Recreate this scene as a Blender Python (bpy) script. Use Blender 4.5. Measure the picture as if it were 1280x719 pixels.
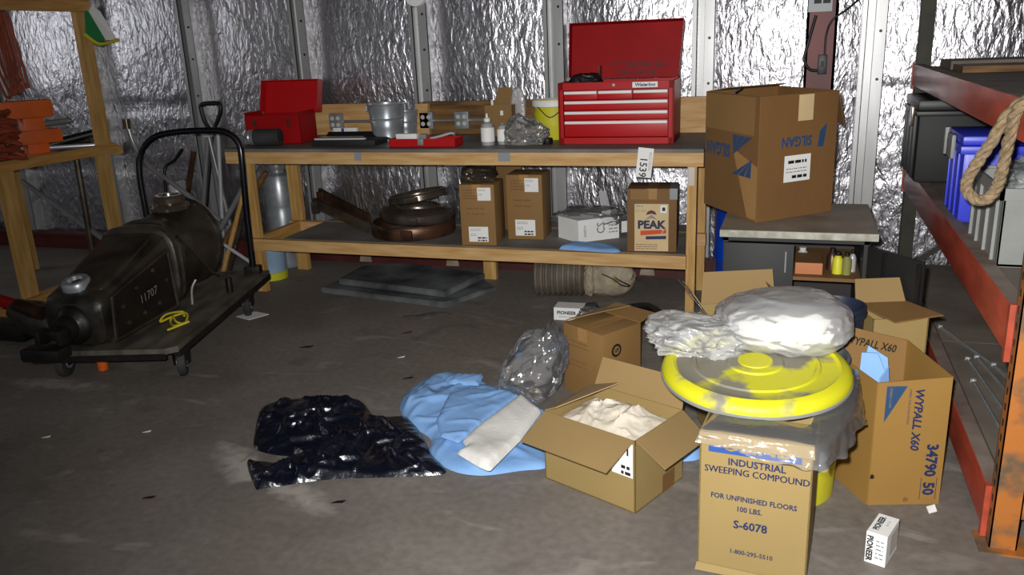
import bpy, bmesh, math, random
from mathutils import Vector, Matrix, noise
for o in list(bpy.data.objects): bpy.data.objects.remove(o)
S = bpy.context.scene
C = S.collection
R = math.radians
random.seed(7)
# ------------------------------------------------------------------ camera
EYE = Vector((0, 0, 1.55))
pitch, yaw, roll = R(16.505), R(-19.245), R(-2.478)
fw = Vector((math.sin(yaw)*math.cos(pitch), math.cos(yaw)*math.cos(pitch), -math.sin(pitch)))
rt = Vector((math.cos(yaw), -math.sin(yaw), 0)); up = rt.cross(fw)
rt2 = rt*math.cos(roll) + up*math.sin(roll); up2 = -rt*math.sin(roll) + up*math.cos(roll)
cd = bpy.data.cameras.new('camera'); cam = bpy.data.objects.new('camera', cd); C.objects.link(cam)
M = Matrix((rt2, up2, -fw)).transposed().to_4x4(); M.translation = EYE
cam.matrix_world = M
cd.sensor_width = 36; cd.lens = 1038.2/1280*36; cd.clip_start = .02
S.camera = cam
# ------------------------------------------------------------------ world, flash, exposure
w = bpy.data.worlds.new('world'); S.world = w; w.use_nodes = True
w.node_tree.nodes['Background'].inputs[0].default_value = (.9, .95, 1, 1)
w.node_tree.nodes['Background'].inputs[1].default_value = .125
fl = bpy.data.lights.new('flash', 'SPOT'); fl.energy = 380; fl.spot_size = R(118); fl.spot_blend = 1.0
fl.shadow_soft_size = .022; fl.color = (1, .99, .97)
flo = bpy.data.objects.new('flash', fl); C.objects.link(flo); flo.location = EYE + Vector((-.045, .02, .06))
flo.rotation_euler = (Vector((-.5, 4.2, .95)) - flo.location).to_track_quat('-Z', 'Y').to_euler()
S.view_settings.view_transform = 'Standard'; S.view_settings.look = 'None'
S.view_settings.gamma = 1; S.view_settings.use_curve_mapping = False
S.view_settings.exposure = .58
# ------------------------------------------------------------------ materials
def lin(c):
    if isinstance(c, str): c = tuple(int(c[i:i+2], 16)/255 for i in (0, 2, 4))
    return tuple((x/12.92 if x <= .04045 else ((x+.055)/1.055)**2.4) for x in c) + (1,)
MT = {}
def mat(name, col, rough=.6, metal=0, var=.15, vscale=6, stretch=(1, 1, 1), bump=0, bscale=40, col2=None, lo=.35, hi=.7, spec=.5, det=6, coat=0, bstretch=None, ridged=False):
    m = bpy.data.materials.new(name); m.use_nodes = True; MT[name] = m
    nt = m.node_tree; b = nt.nodes['Principled BSDF']; N = nt.nodes.new; L = nt.links.new
    b.inputs['Roughness'].default_value = rough; b.inputs['Metallic'].default_value = metal
    b.inputs['Specular IOR Level'].default_value = spec
    if coat: b.inputs['Coat Weight'].default_value = coat; b.inputs['Coat Roughness'].default_value = .15
    tc = N('ShaderNodeTexCoord'); mp = N('ShaderNodeMapping'); mp.inputs['Scale'].default_value = stretch
    L(tc.outputs['Object'], mp.inputs[0])
    nz = N('ShaderNodeTexNoise'); nz.inputs['Scale'].default_value = vscale; nz.inputs['Detail'].default_value = det
    L(mp.outputs[0], nz.inputs[0])
    cr = N('ShaderNodeValToRGB'); cr.color_ramp.elements[0].position = lo; cr.color_ramp.elements[1].position = hi
    c = lin(col); d = lin(col2) if col2 else tuple(x*(1-var) for x in c[:3])+(1,)
    e = c if col2 else tuple(min(1, x*(1+var)) for x in c[:3])+(1,)
    cr.color_ramp.elements[0].color = d; cr.color_ramp.elements[1].color = e
    L(nz.outputs[0], cr.inputs[0]); L(cr.outputs[0], b.inputs['Base Color'])
    if bump:
        n2 = N('ShaderNodeTexNoise'); n2.inputs['Scale'].default_value = bscale; n2.inputs['Detail'].default_value = 4
        if ridged: n2.noise_type = 'RIDGED_MULTIFRACTAL'; n2.inputs['Detail'].default_value = 2
        if bstretch:
            m2 = N('ShaderNodeMapping'); m2.inputs['Scale'].default_value = bstretch; L(tc.outputs['Object'], m2.inputs[0]); L(m2.outputs[0], n2.inputs[0])
        else: L(mp.outputs[0], n2.inputs[0])
        bp = N('ShaderNodeBump'); bp.inputs['Strength'].default_value = bump; bp.inputs['Distance'].default_value = .02
        L(n2.outputs[0], bp.inputs['Height']); L(bp.outputs[0], b.inputs['Normal'])
    return m
mat('wood', 'D6B27C', .6, stretch=(1, 9, 9), vscale=4, col2='BC8F55', bump=.08)
mat('wood_y', 'CFA05A', .6, stretch=(9, 1, 9), vscale=4, col2='AE7C3C', bump=.08)
mat('wood_z', 'D3AA68', .6, stretch=(9, 9, 1), vscale=4, col2='B48747', bump=.08)
mat('wood_dark', '8A6230', .65, stretch=(1, 9, 9), vscale=4, col2='4E3413', bump=.1)
mat('ply', '807B75', .55, vscale=3, col2='5C5751', bump=.05)
mat('shelf_grey', '8C8883', .7, vscale=3, col2='69645E', bump=.05)
mat('card', '97804F', .75, var=.06, vscale=2.5, bump=.03, bscale=90)
mat('card_b', '8C6A3B', .72, var=.08, vscale=2.5, bump=.03, bscale=90)
mat('card_in', '93794D', .8, var=.07, vscale=3)
mat('card_d', '79562E', .72, var=.12, vscale=2.2, bump=.03)
mat('card_gold', '967236', .72, var=.06, vscale=3)
mat('tape', 'A9814F', .25, var=.05, coat=.4)
mat('card_light', 'D2B98B', .6, var=.05)
mat('red', 'B3161A', .42, var=.06, vscale=3, spec=.25)
mat('red_dark', '980F13', .5, var=.1, vscale=4, spec=.15)
mat('steel', 'A9AAAA', .3, .6, var=.15, vscale=8)
mat('alu', 'C4C2BC', .45, 0, var=.06, vscale=8)
mat('galv', 'A2A7AC', .34, .5, var=.2, vscale=14)
mat('chrome', 'E4E4EA', .2, .45, var=.03)
mat('dark_steel', '75695E', .25, .75, var=.4, vscale=7)
mat('rust_steel', '7A5642', .38, .7, col2='3A2A22', vscale=6)
mat('black', '151416', .45, var=.2)
mat('black_gloss', '101116', .2, var=.2)
mat('rubber', '3A3B3B', .75, col2='1B1B1C', vscale=5, bump=.12)
mat('mat_dust', '75787A', .8, col2='323334', vscale=4, bump=.15, bscale=25)
mat('bag_black', '0B0E1C', .27, var=.1, vscale=7, spec=.7, bump=.5, bscale=16, bstretch=(.6, 1.5, 1), coat=.5)
mat('white', 'E9E9E6', .5, var=.03)
mat('paper', 'EDEDEA', .6, var=.03)
mat('cloth_white', 'ECEAE4', .85, var=.03, bump=.1, bscale=60)
mat('cloth_cream', 'E2DACB', .9, col2='CFC4B1', vscale=6, bump=.15, bscale=50)
mat('cloth_blue', '86B2E8', .75, var=.06, vscale=5, bump=.08, bscale=30)
mat('cloth_blue2', '6C9ADD', .75, var=.06, vscale=5)
mat('ink', '1E2B55', .6, var=.1)
mat('ink_blue', '2A4F96', .6, var=.05)
mat('ink_blue_d', '29496F', .6, var=.08, vscale=20)
mat('ink_black', '1A1918', .6, var=.1)
mat('ink_grey', '8A8A8C', .6, var=.1)
mat('ink_red', 'D0491E', .6, var=.08)
mat('ink_faint', '7C5630', .7, var=.1)
mat('ink_maroon', '5B0B0E', .5, var=.1)
mat('yellow', 'C9C42A', .5, var=.08, vscale=6)
mat('lid_yellow', 'C9C522', .55, col2='827D6E', vscale=5, lo=.47, hi=.55, bump=.06)
mat('drum_grey', '6E7678', .7, col2='4A5052', vscale=6, bump=.1)
mat('blue_plastic', '3A45D6', .38, var=.06, vscale=5)
mat('barrel_blue', '0B47C6', .35, var=.06, vscale=5)
mat('navy', '20283C', .5, var=.15)
mat('grey_plastic', '878885', .5, var=.1, vscale=8)
mat('grey_clear', '9AA09E', .25, var=.1)
mat('rack_red', 'BA4E36', .5, col2='963C28', vscale=5, stretch=(3, 1, 3), coat=.15)
mat('rack_dust', '8C7F74', .8, col2='6E5A50', vscale=7)
mat('rack_orange', 'B06A2C', .55, col2='5F5240', vscale=9, lo=.38, hi=.55, bump=.05)
mat('rack_green', '3A3A24', .6, col2='26241A', vscale=9)
mat('deck', '877C70', .75, vscale=3, col2='685E54')
mat('lid_rim', 'CFCB22', .5, col2='8B8675', vscale=7, lo=.34, hi=.44)
mat('cabinet', '1A1A1A', .6, var=.12, vscale=4)
mat('cabinet_in', '241F1C', .6, var=.12)
mat('cab_top', '9A8E7E', .6, col2='73685C', vscale=4, bump=.05)
mat('cab_edge', 'B8B7A8', .6, col2='8C8A7C', vscale=22)
mat('brick_box', 'B8744A', .7, var=.05)
mat('col_red', '7C2A26', .5, col2='5C1F1C', vscale=4)
mat('sill_red', '5E2420', .6, col2='381412', vscale=3)
mat('orange', 'D9611A', .5, var=.12, vscale=9)
mat('cord_red', '8C3A20', .6, var=.2, vscale=12)
mat('grease', '403930', .42, col2='1B1815', vscale=7, lo=.35, hi=.75, bump=.25, bscale=16)
mat('grease_dark', '1E1A18', .45, col2='0E0C0B', vscale=6, bump=.2, bscale=18)
mat('cart', '6F685C', .6, col2='403B34', vscale=4, stretch=(3, 1, 1), bump=.1)
mat('green', '0F7A3C', .5, var=.08)
mat('yellow_rope', 'C6B51C', .7, var=.1)
mat('rope', '927D61', .9, col2='6F5E45', vscale=60, bump=.4, bscale=70)
mat('duct', '746A5C', .65, col2='4D453B', vscale=6, bump=.12)
mat('olive', '7E7C3C', .7, var=.15)
mat('plaster', 'B3A58F', .8, col2='8B7E6A', vscale=9, bump=.3, bscale=18)
mat('tape_grey', '8E9296', .4, var=.05)
mat('stud', 'B4B4B4', .38, .5, var=.1, vscale=5, stretch=(2, 2, .4))
mat('ceil', '4A4744', .8)
mat('liner', 'A88C66', .7, var=.1)
mat('blue_ind', '8FA9C2', .5, var=.1)

def foil(name):
    m = mat(name, 'C9C7CC', .34, 1, var=.06, vscale=3)
    nt = m.node_tree; b = nt.nodes['Principled BSDF']; N = nt.nodes.new; L = nt.links.new
    tc = N('ShaderNodeTexCoord')
    def nz(scale, st, rot=(0, 0, 0), det=3):
        mp = N('ShaderNodeMapping'); mp.inputs['Scale'].default_value = st; mp.inputs['Rotation'].default_value = rot
        n = N('ShaderNodeTexNoise'); n.inputs['Scale'].default_value = scale; n.inputs['Detail'].default_value = det
        n.inputs['Distortion'].default_value = .6
        L(tc.outputs['Object'], mp.inputs[0]); L(mp.outputs[0], n.inputs[0]); return n
    a = nz(17, (1.4, 1, .55), (0, R(24), 0)); c = nz(38, (1, 1, .5), (0, R(-10), 0), 2)
    ad = N('ShaderNodeMath'); ad.operation = 'MULTIPLY_ADD'; ad.inputs[1].default_value = .4
    L(c.outputs[0], ad.inputs[0]); L(a.outputs[0], ad.inputs[2])
    bp = N('ShaderNodeBump'); bp.inputs['Strength'].default_value = .42; bp.inputs['Distance'].default_value = .03
    L(ad.outputs[0], bp.inputs['Height']); L(bp.outputs[0], b.inputs['Normal'])
    return m
foil('foil')

def clear(name, tint=(.92, .93, .94), gloss=.16, white=.1, rough=.1, bump=.5, bscale=30):
    m = bpy.data.materials.new(name); m.use_nodes = True; MT[name] = m
    nt = m.node_tree; nt.nodes.clear(); N = nt.nodes.new; L = nt.links.new
    out = N('ShaderNodeOutputMaterial'); tr = N('ShaderNodeBsdfTransparent'); tr.inputs[0].default_value = tint+(1,)
    gl = N('ShaderNodeBsdfGlossy'); gl.inputs['Roughness'].default_value = rough
    df = N('ShaderNodeBsdfDiffuse'); df.inputs[0].default_value = (.8, .8, .8, 1)
    fr = N('ShaderNodeFresnel'); fr.inputs[0].default_value = 1.5
    mu = N('ShaderNodeMath'); mu.operation = 'ADD'; mu.inputs[1].default_value = gloss
    nz = N('ShaderNodeTexNoise'); nz.inputs['Scale'].default_value = bscale; nz.inputs['Detail'].default_value = 3
    tc = N('ShaderNodeTexCoord'); L(tc.outputs['Object'], nz.inputs[0])
    bp = N('ShaderNodeBump'); bp.inputs['Strength'].default_value = bump; bp.inputs['Distance'].default_value = .02
    L(nz.outputs[0], bp.inputs['Height']); L(bp.outputs[0], gl.inputs['Normal'])
    m1 = N('ShaderNodeMixShader'); m1.inputs[0].default_value = white; L(tr.outputs[0], m1.inputs[1]); L(df.outputs[0], m1.inputs[2])
    L(fr.outputs[0], mu.inputs[0]); m2 = N('ShaderNodeMixShader'); L(mu.outputs[0], m2.inputs[0]); L(m1.outputs[0], m2.inputs[1]); L(gl.outputs[0], m2.inputs[2])
    L(m2.outputs[0], out.inputs[0]); return m
clear('clear', tint=(.985,.985,.99), gloss=.0, white=.09, rough=.14, bump=.5, bscale=9)
clear('bag_white', tint=(.97, .97, .97), gloss=.0, white=.38, rough=.22, bump=.6, bscale=18)
clear('film', tint=(.97,.97,.97), gloss=.0, white=.11, rough=.2, bump=.6, bscale=12)
clear('bottle', gloss=.03, white=.35, rough=.1, bump=0)

def floor_mat():
    m = bpy.data.materials.new('concrete'); m.use_nodes = True; MT['concrete'] = m
    nt = m.node_tree; b = nt.nodes['Principled BSDF']; N = nt.nodes.new; L = nt.links.new
    tc = N('ShaderNodeTexCoord')
    def nz(scale, det=6, st=(1, 1, 1), dist=0):
        mp = N('ShaderNodeMapping'); mp.inputs['Scale'].default_value = st
        n = N('ShaderNodeTexNoise'); n.inputs['Scale'].default_value = scale; n.inputs['Detail'].default_value = det; n.inputs['Distortion'].default_value = dist
        L(tc.outputs['Object'], mp.inputs[0]); L(mp.outputs[0], n.inputs[0]); return n
    def ramp(n, p0, c0, p1, c1):
        r = N('ShaderNodeValToRGB'); r.color_ramp.elements[0].position = p0; r.color_ramp.elements[1].position = p1
        r.color_ramp.elements[0].color = c0; r.color_ramp.elements[1].color = c1; L(n.outputs[0], r.inputs[0]); return r
    def mix(a, bb, f, mode='MIX'):
        x = N('ShaderNodeMixRGB'); x.blend_type = mode
        L(a.outputs[0], x.inputs[1]); L(bb.outputs[0], x.inputs[2])
        if isinstance(f, float): x.inputs[0].default_value = f
        else: L(f.outputs[0], x.inputs[0])
        return x
    base = ramp(nz(1.3, 8, dist=.4), .3, lin('746C64'), .72, lin('928A83'))
    fine = ramp(nz(30, 8), .3, (.55, .55, .55, 1), .75, (1, 1, 1, 1))
    c = mix(base, fine, .6, 'MULTIPLY')
    dark = ramp(nz(3.2, 6, dist=1.2), .6, (0, 0, 0, 1), .78, (.75, .75, .75, 1))
    dk = N('ShaderNodeRGB'); dk.outputs[0].default_value = lin('524B45'); c = mix(c, dk, dark)
    pale = ramp(nz(2.1, 9, (1, 2.2, 1), 1.5), .6, (0, 0, 0, 1), .76, (.5, .5, .5, 1))
    pl = N('ShaderNodeRGB'); pl.outputs[0].default_value = lin('B4ACA4'); c = mix(c, pl, pale)
    # chalky spill beside the bag
    def spot(x, y, sx, sy, ang):
        mp = N('ShaderNodeMapping'); mp.vector_type = 'TEXTURE'; mp.inputs['Location'].default_value = (x, y, 0); mp.inputs['Scale'].default_value = (sx, sy, 1); mp.inputs['Rotation'].default_value = (0, 0, ang)
        L(tc.outputs['Object'], mp.inputs[0]); g = N('ShaderNodeTexGradient'); g.gradient_type = 'SPHERICAL'; L(mp.outputs[0], g.inputs[0])
        n = nz(11, 8, dist=1); mu = N('ShaderNodeMath'); mu.operation = 'MULTIPLY'; L(g.outputs[0], mu.inputs[0]); L(n.outputs[0], mu.inputs[1])
        return ramp(mu, .2, (0, 0, 0, 1), .42, (.8, .8, .8, 1))
    for a in ((-2.02, 2.42, .42, .14, R(-38)), (-1.66, 2.28, .4, .12, R(-20)), (-3.45, 2.9, .6, .12, R(5))): c = mix(c, pl, spot(*a))
    L(c.outputs[0], b.inputs['Base Color']); b.inputs['Roughness'].default_value = .62; b.inputs['Specular IOR Level'].default_value = .35
    bp = N('ShaderNodeBump'); bp.inputs['Strength'].default_value = .12; L(nz(45, 5).outputs[0], bp.inputs['Height']); L(bp.outputs[0], b.inputs['Normal'])
floor_mat()
# ------------------------------------------------------------------ mesh helpers
def obj(name, bm, m, parent=None, smooth=True, angle=38):
    me = bpy.data.meshes.new(name)
    if bm is not None:
        bmesh.ops.recalc_face_normals(bm, faces=bm.faces); bm.to_mesh(me); bm.free()
    if smooth:
        me.polygons.foreach_set('use_smooth', [True]*len(me.polygons)); me.set_sharp_from_angle(angle=R(angle))
    ms = m if isinstance(m, (list, tuple)) else [m]
    for k in ms: me.materials.append(MT[k])
    o = bpy.data.objects.new(name, me); C.objects.link(o)
    if parent: o.parent = parent
    return o
def tag(o, label, cat, group=None):
    o['label'] = label; o['category'] = cat
    if group: o['group'] = group
    return o
def thing(name, label, cat, loc=(0, 0, 0), rz=0, group=None):
    o = bpy.data.objects.new(name, None); o.empty_display_size = .05; C.objects.link(o)
    o.location = loc; o.rotation_euler = (0, 0, R(rz)); return tag(o, label, cat, group)
def struct(name, bm, m, label, smooth=True):
    o = obj(name, bm, m, None, smooth); o['kind'] = 'structure'; o['label'] = label; return o
def bx(c, s, bm=None, bev=0, rot=None):
    bm = bm or bmesh.new()
    r = bmesh.ops.create_cube(bm, size=1)['verts']
    mtx = Matrix.Translation(Vector(c)) @ (rot.to_4x4() if rot else Matrix()) @ Matrix.Diagonal((*s, 1))
    bmesh.ops.transform(bm, matrix=mtx, verts=r)
    if bev:
        es = {e for v in r for e in v.link_edges}
        bmesh.ops.bevel(bm, geom=list(es), offset=bev, segments=2, affect='EDGES', profile=.6)
    return bm
def b2(x0, x1, y0, y1, z0, z1, bm=None, bev=0): return bx(((x0+x1)/2, (y0+y1)/2, (z0+z1)/2), (x1-x0, y1-y0, z1-z0), bm, bev)
def bar(a, b, wd, th, bm=None, upv=(0, 0, 1)):
    a = Vector(a); b = Vector(b); d = b-a; x = d.normalized(); u = Vector(upv)
    y = u.cross(x).normalized(); z = x.cross(y)
    return bx((a+b)/2, (d.length, wd, th), bm, 0, Matrix((x, y, z)).transposed())
def tube(pts, r, bm=None, seg=10, caps=True):
    bm = bm or bmesh.new(); pts = [Vector(p) for p in pts]; n = len(pts)
    rad = r if isinstance(r, (list, tuple)) else [r]*n
    rings = []; nrm = None
    for i, p in enumerate(pts):
        t = (pts[min(i+1, n-1)]-pts[max(i-1, 0)]).normalized()
        if nrm is None: nrm = t.orthogonal().normalized()
        nrm = (nrm - t*nrm.dot(t)).normalized(); bn = t.cross(nrm)
        rings.append([bm.verts.new(p+(nrm*math.cos(a)+bn*math.sin(a))*rad[i]) for a in (2*math.pi*k/seg for k in range(seg))])
    for i in range(n-1):
        for k in range(seg): bm.faces.new((rings[i][k], rings[i][(k+1) % seg], rings[i+1][(k+1) % seg], rings[i+1][k]))
    if caps: bm.faces.new(rings[0][::-1]); bm.faces.new(rings[-1])
    return bm
def smoothpts(pts, n=6, closed=False):
    P = [Vector(p) for p in pts]; out = []; m = len(P)
    for i in range(m if closed else m-1):
        g = (lambda k: P[k % m]) if closed else (lambda k: P[max(0, min(m-1, k))])
        p0, p1, p2, p3 = g(i-1), g(i), g(i+1), g(i+2)
        for k in range(n):
            t = k/n; out.append(.5*((2*p1)+(p2-p0)*t+(2*p0-5*p1+4*p2-p3)*t*t+(3*p1-p0-3*p2+p3)*t**3))
    if not closed: out.append(P[-1])
    return out
def lathe(prof, bm=None, seg=32, mtx=None, rim=None):
    bm = bm or bmesh.new(); rings = []; new = []
    for r, z in prof:
        ring = [bm.verts.new((max(r, 1e-4)*math.cos(2*math.pi*k/seg), max(r, 1e-4)*math.sin(2*math.pi*k/seg), z)) for k in range(seg)]
        rings.append(ring); new += ring
    for i in range(len(rings)-1):
        for k in range(seg): bm.faces.new((rings[i][k], rings[i][(k+1) % seg], rings[i+1][(k+1) % seg], rings[i+1][k]))
    if mtx: bmesh.ops.transform(bm, matrix=mtx, verts=new)
    return bm
def slab(pts, th, bm=None):
    """polygon in space given thickness along its normal"""
    bm = bm or bmesh.new(); P = [Vector(p) for p in pts]
    n = (P[1]-P[0]).cross(P[2]-P[0]).normalized()*th
    a = [bm.verts.new(p-n/2) for p in P]; b = [bm.verts.new(p+n/2) for p in P]; k = len(P)
    bm.faces.new(a[::-1]); bm.faces.new(b)
    for i in range(k): bm.faces.new((a[i], a[(i+1) % k], b[(i+1) % k], b[i]))
    return bm
def prism(poly, z0, z1, bm=None):
    bm = bm or bmesh.new(); k = len(poly)
    a = [bm.verts.new((x, y, z0)) for x, y in poly]; b = [bm.verts.new((x, y, z1)) for x, y in poly]
    bm.faces.new(a[::-1]); bm.faces.new(b)
    for i in range(k): bm.faces.new((a[i], a[(i+1) % k], b[(i+1) % k], b[i]))
    return bm
AX = Matrix.Rotation(R(90), 4, 'Y')
def fr(o, r, u):
    o, r, u = Vector(o), Vector(r).normalized(), Vector(u).normalized(); return (o, r, u, r.cross(u))
def patch(parent, name, F, pts, m, eps=.0012):
    o, r, u, n = F; bm = bmesh.new()
    vs = [bm.verts.new(o+r*a+u*b+n*eps) for a, b in pts]; bm.faces.new(vs)
    me = bpy.data.meshes.new(name); bm.to_mesh(me); bm.free(); me.materials.append(MT[m])
    ob = bpy.data.objects.new(name, me); C.objects.link(ob); ob.parent = parent; return ob
def rc(u0, v0, u1, v1): return [(u0, v0), (u1, v0), (u1, v1), (u0, v1)]
def text(parent, s, size, F, u, v, m, rot=0, sx=1.0, bold=0, eps=.0018, name='lettering', align='CENTER', shear=0):
    o, r, up_, n = F
    cu = bpy.data.curves.new(name, 'FONT'); cu.body = s; cu.size = size; cu.align_x = align; cu.align_y = 'CENTER'
    cu.resolution_u = 2; cu.offset = bold; cu.shear = shear
    t = bpy.data.objects.new(name, cu); C.objects.link(t)
    me = bpy.data.meshes.new_from_object(t.evaluated_get(bpy.context.evaluated_depsgraph_get())); C.objects.unlink(t); bpy.data.objects.remove(t)
    ca, sa = math.cos(R(rot)), math.sin(R(rot))
    for vt in me.vertices:
        x, y = vt.co.x*sx, vt.co.y; a, b = x*ca-y*sa, x*sa+y*ca
        vt.co = o+r*(u+a)+up_*(v+b)+n*eps
    me.materials.clear(); me.materials.append(MT[m]); me.name = name
    ob = bpy.data.objects.new(name, me); C.objects.link(ob); ob.parent = parent; return ob
def lines(parent, F, u, v, wd, rows, pitch_, m, seed=0, thick=.35):
    """small printed text lines too small to read, as short bars"""
    o, r, up_, n = F; bm = bmesh.new(); rg = random.Random(seed)
    for k in range(rows):
        x = u; y = v-k*pitch_
        while x < u+wd:
            l = rg.uniform(.4, 1.6)*pitch_; l = min(l, u+wd-x)
            q = [(x, y), (x+l, y), (x+l, y+pitch_*thick), (x, y+pitch_*thick)]
            bm.faces.new([bm.verts.new(o+r*a+up_*b+n*.0022) for a, b in q]); x += l+pitch_*.25
    me = bpy.data.meshes.new('print'); bm.to_mesh(me); bm.free(); me.materials.append(MT[m])
    ob = bpy.data.objects.new('print', me); C.objects.link(ob); ob.parent = parent; return ob
def label_card(parent, F, u0, v0, u1, v1, seed=0, code=True):
    p = patch(parent, 'paper_label', F, rc(u0, v0, u1, v1), 'paper')
    wd, ht = u1-u0, v1-v0
    lines(p, F, u0+wd*.08, v1-ht*.16, wd*.55, 2, ht*.1, 'ink_grey', seed)
    lines(p, F, u0+wd*.08, v0+ht*.5, wd*.3, 2, ht*.1, 'ink_grey', seed+1)
    if code: lines(p, F, u0+wd*.45, v0+ht*.22, wd*.48, 2, ht*.17, 'ink_black', seed+2, .55)
    return p
FL, FR_, FF, FB = 'left', 'right', 'front', 'back'
def carton(name, label, cat, loc, rz, w, d, h, m='card', m_in='card_in', flaps=None, closed=False, group=None, t=.005, bev=.004):
    """origin at front-left floor corner; x along the front, y to the back"""
    T = thing(name, label, cat, loc, rz, group); bm = bmesh.new()
    if closed:
        body = obj('body', b2(0, w, 0, d, 0, h, bm, bev), m, T)
        st = obj('packing_tape', b2(w/2-.028, w/2+.028, -.0008, d+.0008, h-.06, h+.0008), 'tape', T)
    else:
        b2(0, w, 0, t, 0, h, bm); b2(0, w, d-t, d, 0, h, bm); b2(0, t, 0, d, 0, h, bm); b2(w-t, w, 0, d, 0, h, bm); b2(0, w, 0, d, 0, t, bm)
        obj('body', bm, m, T, False)
    for side, (ln, ang) in (flaps or {}).items():
        out = math.sin(R(ang))*ln; z = math.cos(R(ang))*ln; k = .015
        if side == FF: q = [(k/3, 0, h), (w-k/3, 0, h), (w-k, -out, h+z), (k, -out, h+z)]
        if side == FB: q = [(w-k/3, d, h), (k/3, d, h), (k, d+out, h+z), (w-k, d+out, h+z)]
        if side == FL: q = [(0, d-k/3, h), (0, k/3, h), (-out, k, h+z), (-out, d-k, h+z)]
        if side == FR_: q = [(w, k/3, h), (w, d-k/3, h), (w+out, d-k, h+z), (w+out, k, h+z)]
        obj('flap', slab(q, .004), m_in if abs(ang) < 200 else m, T, False)
    T['w'] = w
    del T['w']
    return T
def faces(w, d, h):
    return {FF: fr((0, 0, 0), (1, 0, 0), (0, 0, 1)), FR_: fr((w, 0, 0), (0, 1, 0), (0, 0, 1)), FL: fr((0, d, 0), (0, -1, 0), (0, 0, 1)),
            FB: fr((w, d, 0), (-1, 0, 0), (0, 0, 1)), 'top': fr((0, 0, h), (1, 0, 0), (0, 1, 0))}
def inside(p, poly):
    x, y = p; c = False; n = len(poly); j = n-1
    for i in range(n):
        (xi, yi), (xj, yj) = poly[i], poly[j]
        if (yi > y) != (yj > y) and x < (xj-xi)*(y-yi)/(yj-yi)+xi: c = not c
        j = i
    return c
def nearest(p, poly):
    best = (1e9, None); n = len(poly)
    for i in range(n):
        (ax, ay), (bx_, by) = poly[i], poly[(i+1) % n]; dx, dy = bx_-ax, by-ay
        t = max(0, min(1, ((p[0]-ax)*dx+(p[1]-ay)*dy)/(dx*dx+dy*dy+1e-12))); q = (ax+dx*t, ay+dy*t)
        dd = math.hypot(p[0]-q[0], p[1]-q[1])
        if dd < best[0]: best = (dd, q)
    return best
def ridge(x, y, z, sc, seed, st=(1, 1), ang=0):
    ca, sa = math.cos(ang), math.sin(ang); u, v = (x*ca+y*sa)*st[0], (-x*sa+y*ca)*st[1]
    wx = noise.noise((u*sc*.6+seed, v*sc*.6, 3.1))*.7
    a = 1-abs(noise.noise((u*sc+wx, v*sc+seed*1.7, z*sc)))*2
    b = 1-abs(noise.noise((u*sc*2.3+wx+9, v*sc*2.3+seed, z*sc*2.3)))*2
    return .7*a+.35*b
def crease(x, y, sc, seed, st=(1, 1), ang=0):
    ca, sa = math.cos(ang), math.sin(ang); u, v = (x*ca+y*sa)*st[0]*sc, (-x*sa+y*ca)*st[1]*sc; z = 0
    wx = noise.noise((u*.5+seed, v*.5, 7.7))*.9; wy = noise.noise((u*.5, v*.5+seed, 1.7))*.9
    for k, wt in ((1, .6), (2.1, .3), (4.3, .16)):
        n = abs(noise.noise((u*k+wx+k*5, v*k+wy, seed*1.3+k))); z += wt*max(0, 1-n*3.2)**1.6
    return z
def crease3(n, sc, seed):
    q = n*sc*.8; w = Vector((noise.noise(q+Vector((seed, 3.3, 0))), noise.noise(q+Vector((0, seed, 7.1))), noise.noise(q+Vector((5.2, 0, seed)))))*.5; z = 0
    for k, wt in ((1, .6), (2.0, .28), (3.8, .12)):
        z += wt*max(0, 1-abs(noise.noise((n*sc+w)*k+Vector((k*3+seed, seed*.7, 0))))*2.6)
    return z
def folds(poly, n, seed, h, wd, ln=(.1, .4), ang=None, spread=.6):
    rg = random.Random(seed); xs = [p[0] for p in poly]; ys = [p[1] for p in poly]; segs = []
    while len(segs) < n:
        a = (rg.uniform(min(xs), max(xs)), rg.uniform(min(ys), max(ys)))
        if not inside(a, poly): continue
        th = rg.uniform(0, math.pi) if ang is None else ang+rg.gauss(0, spread); l = rg.uniform(*ln)
        segs.append((a[0], a[1], math.cos(th), math.sin(th), l, h*rg.uniform(.4, 1.2), wd*rg.uniform(.7, 1.6), rg.uniform(0, 9)))
    def f(x, y):
        z = 0
        for ax, ay, c, s, l, hh, ww, ph in segs:
            u = (x-ax)*c+(y-ay)*s
            if abs(u) > l/2: continue
            v = abs(-(x-ax)*s+(y-ay)*c+.02*math.sin(u*14+ph))
            if v < ww: z = max(z, hh*(1-v/ww)**1.3*(1-(2*u/l)**2))
        return z
    return f
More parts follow.
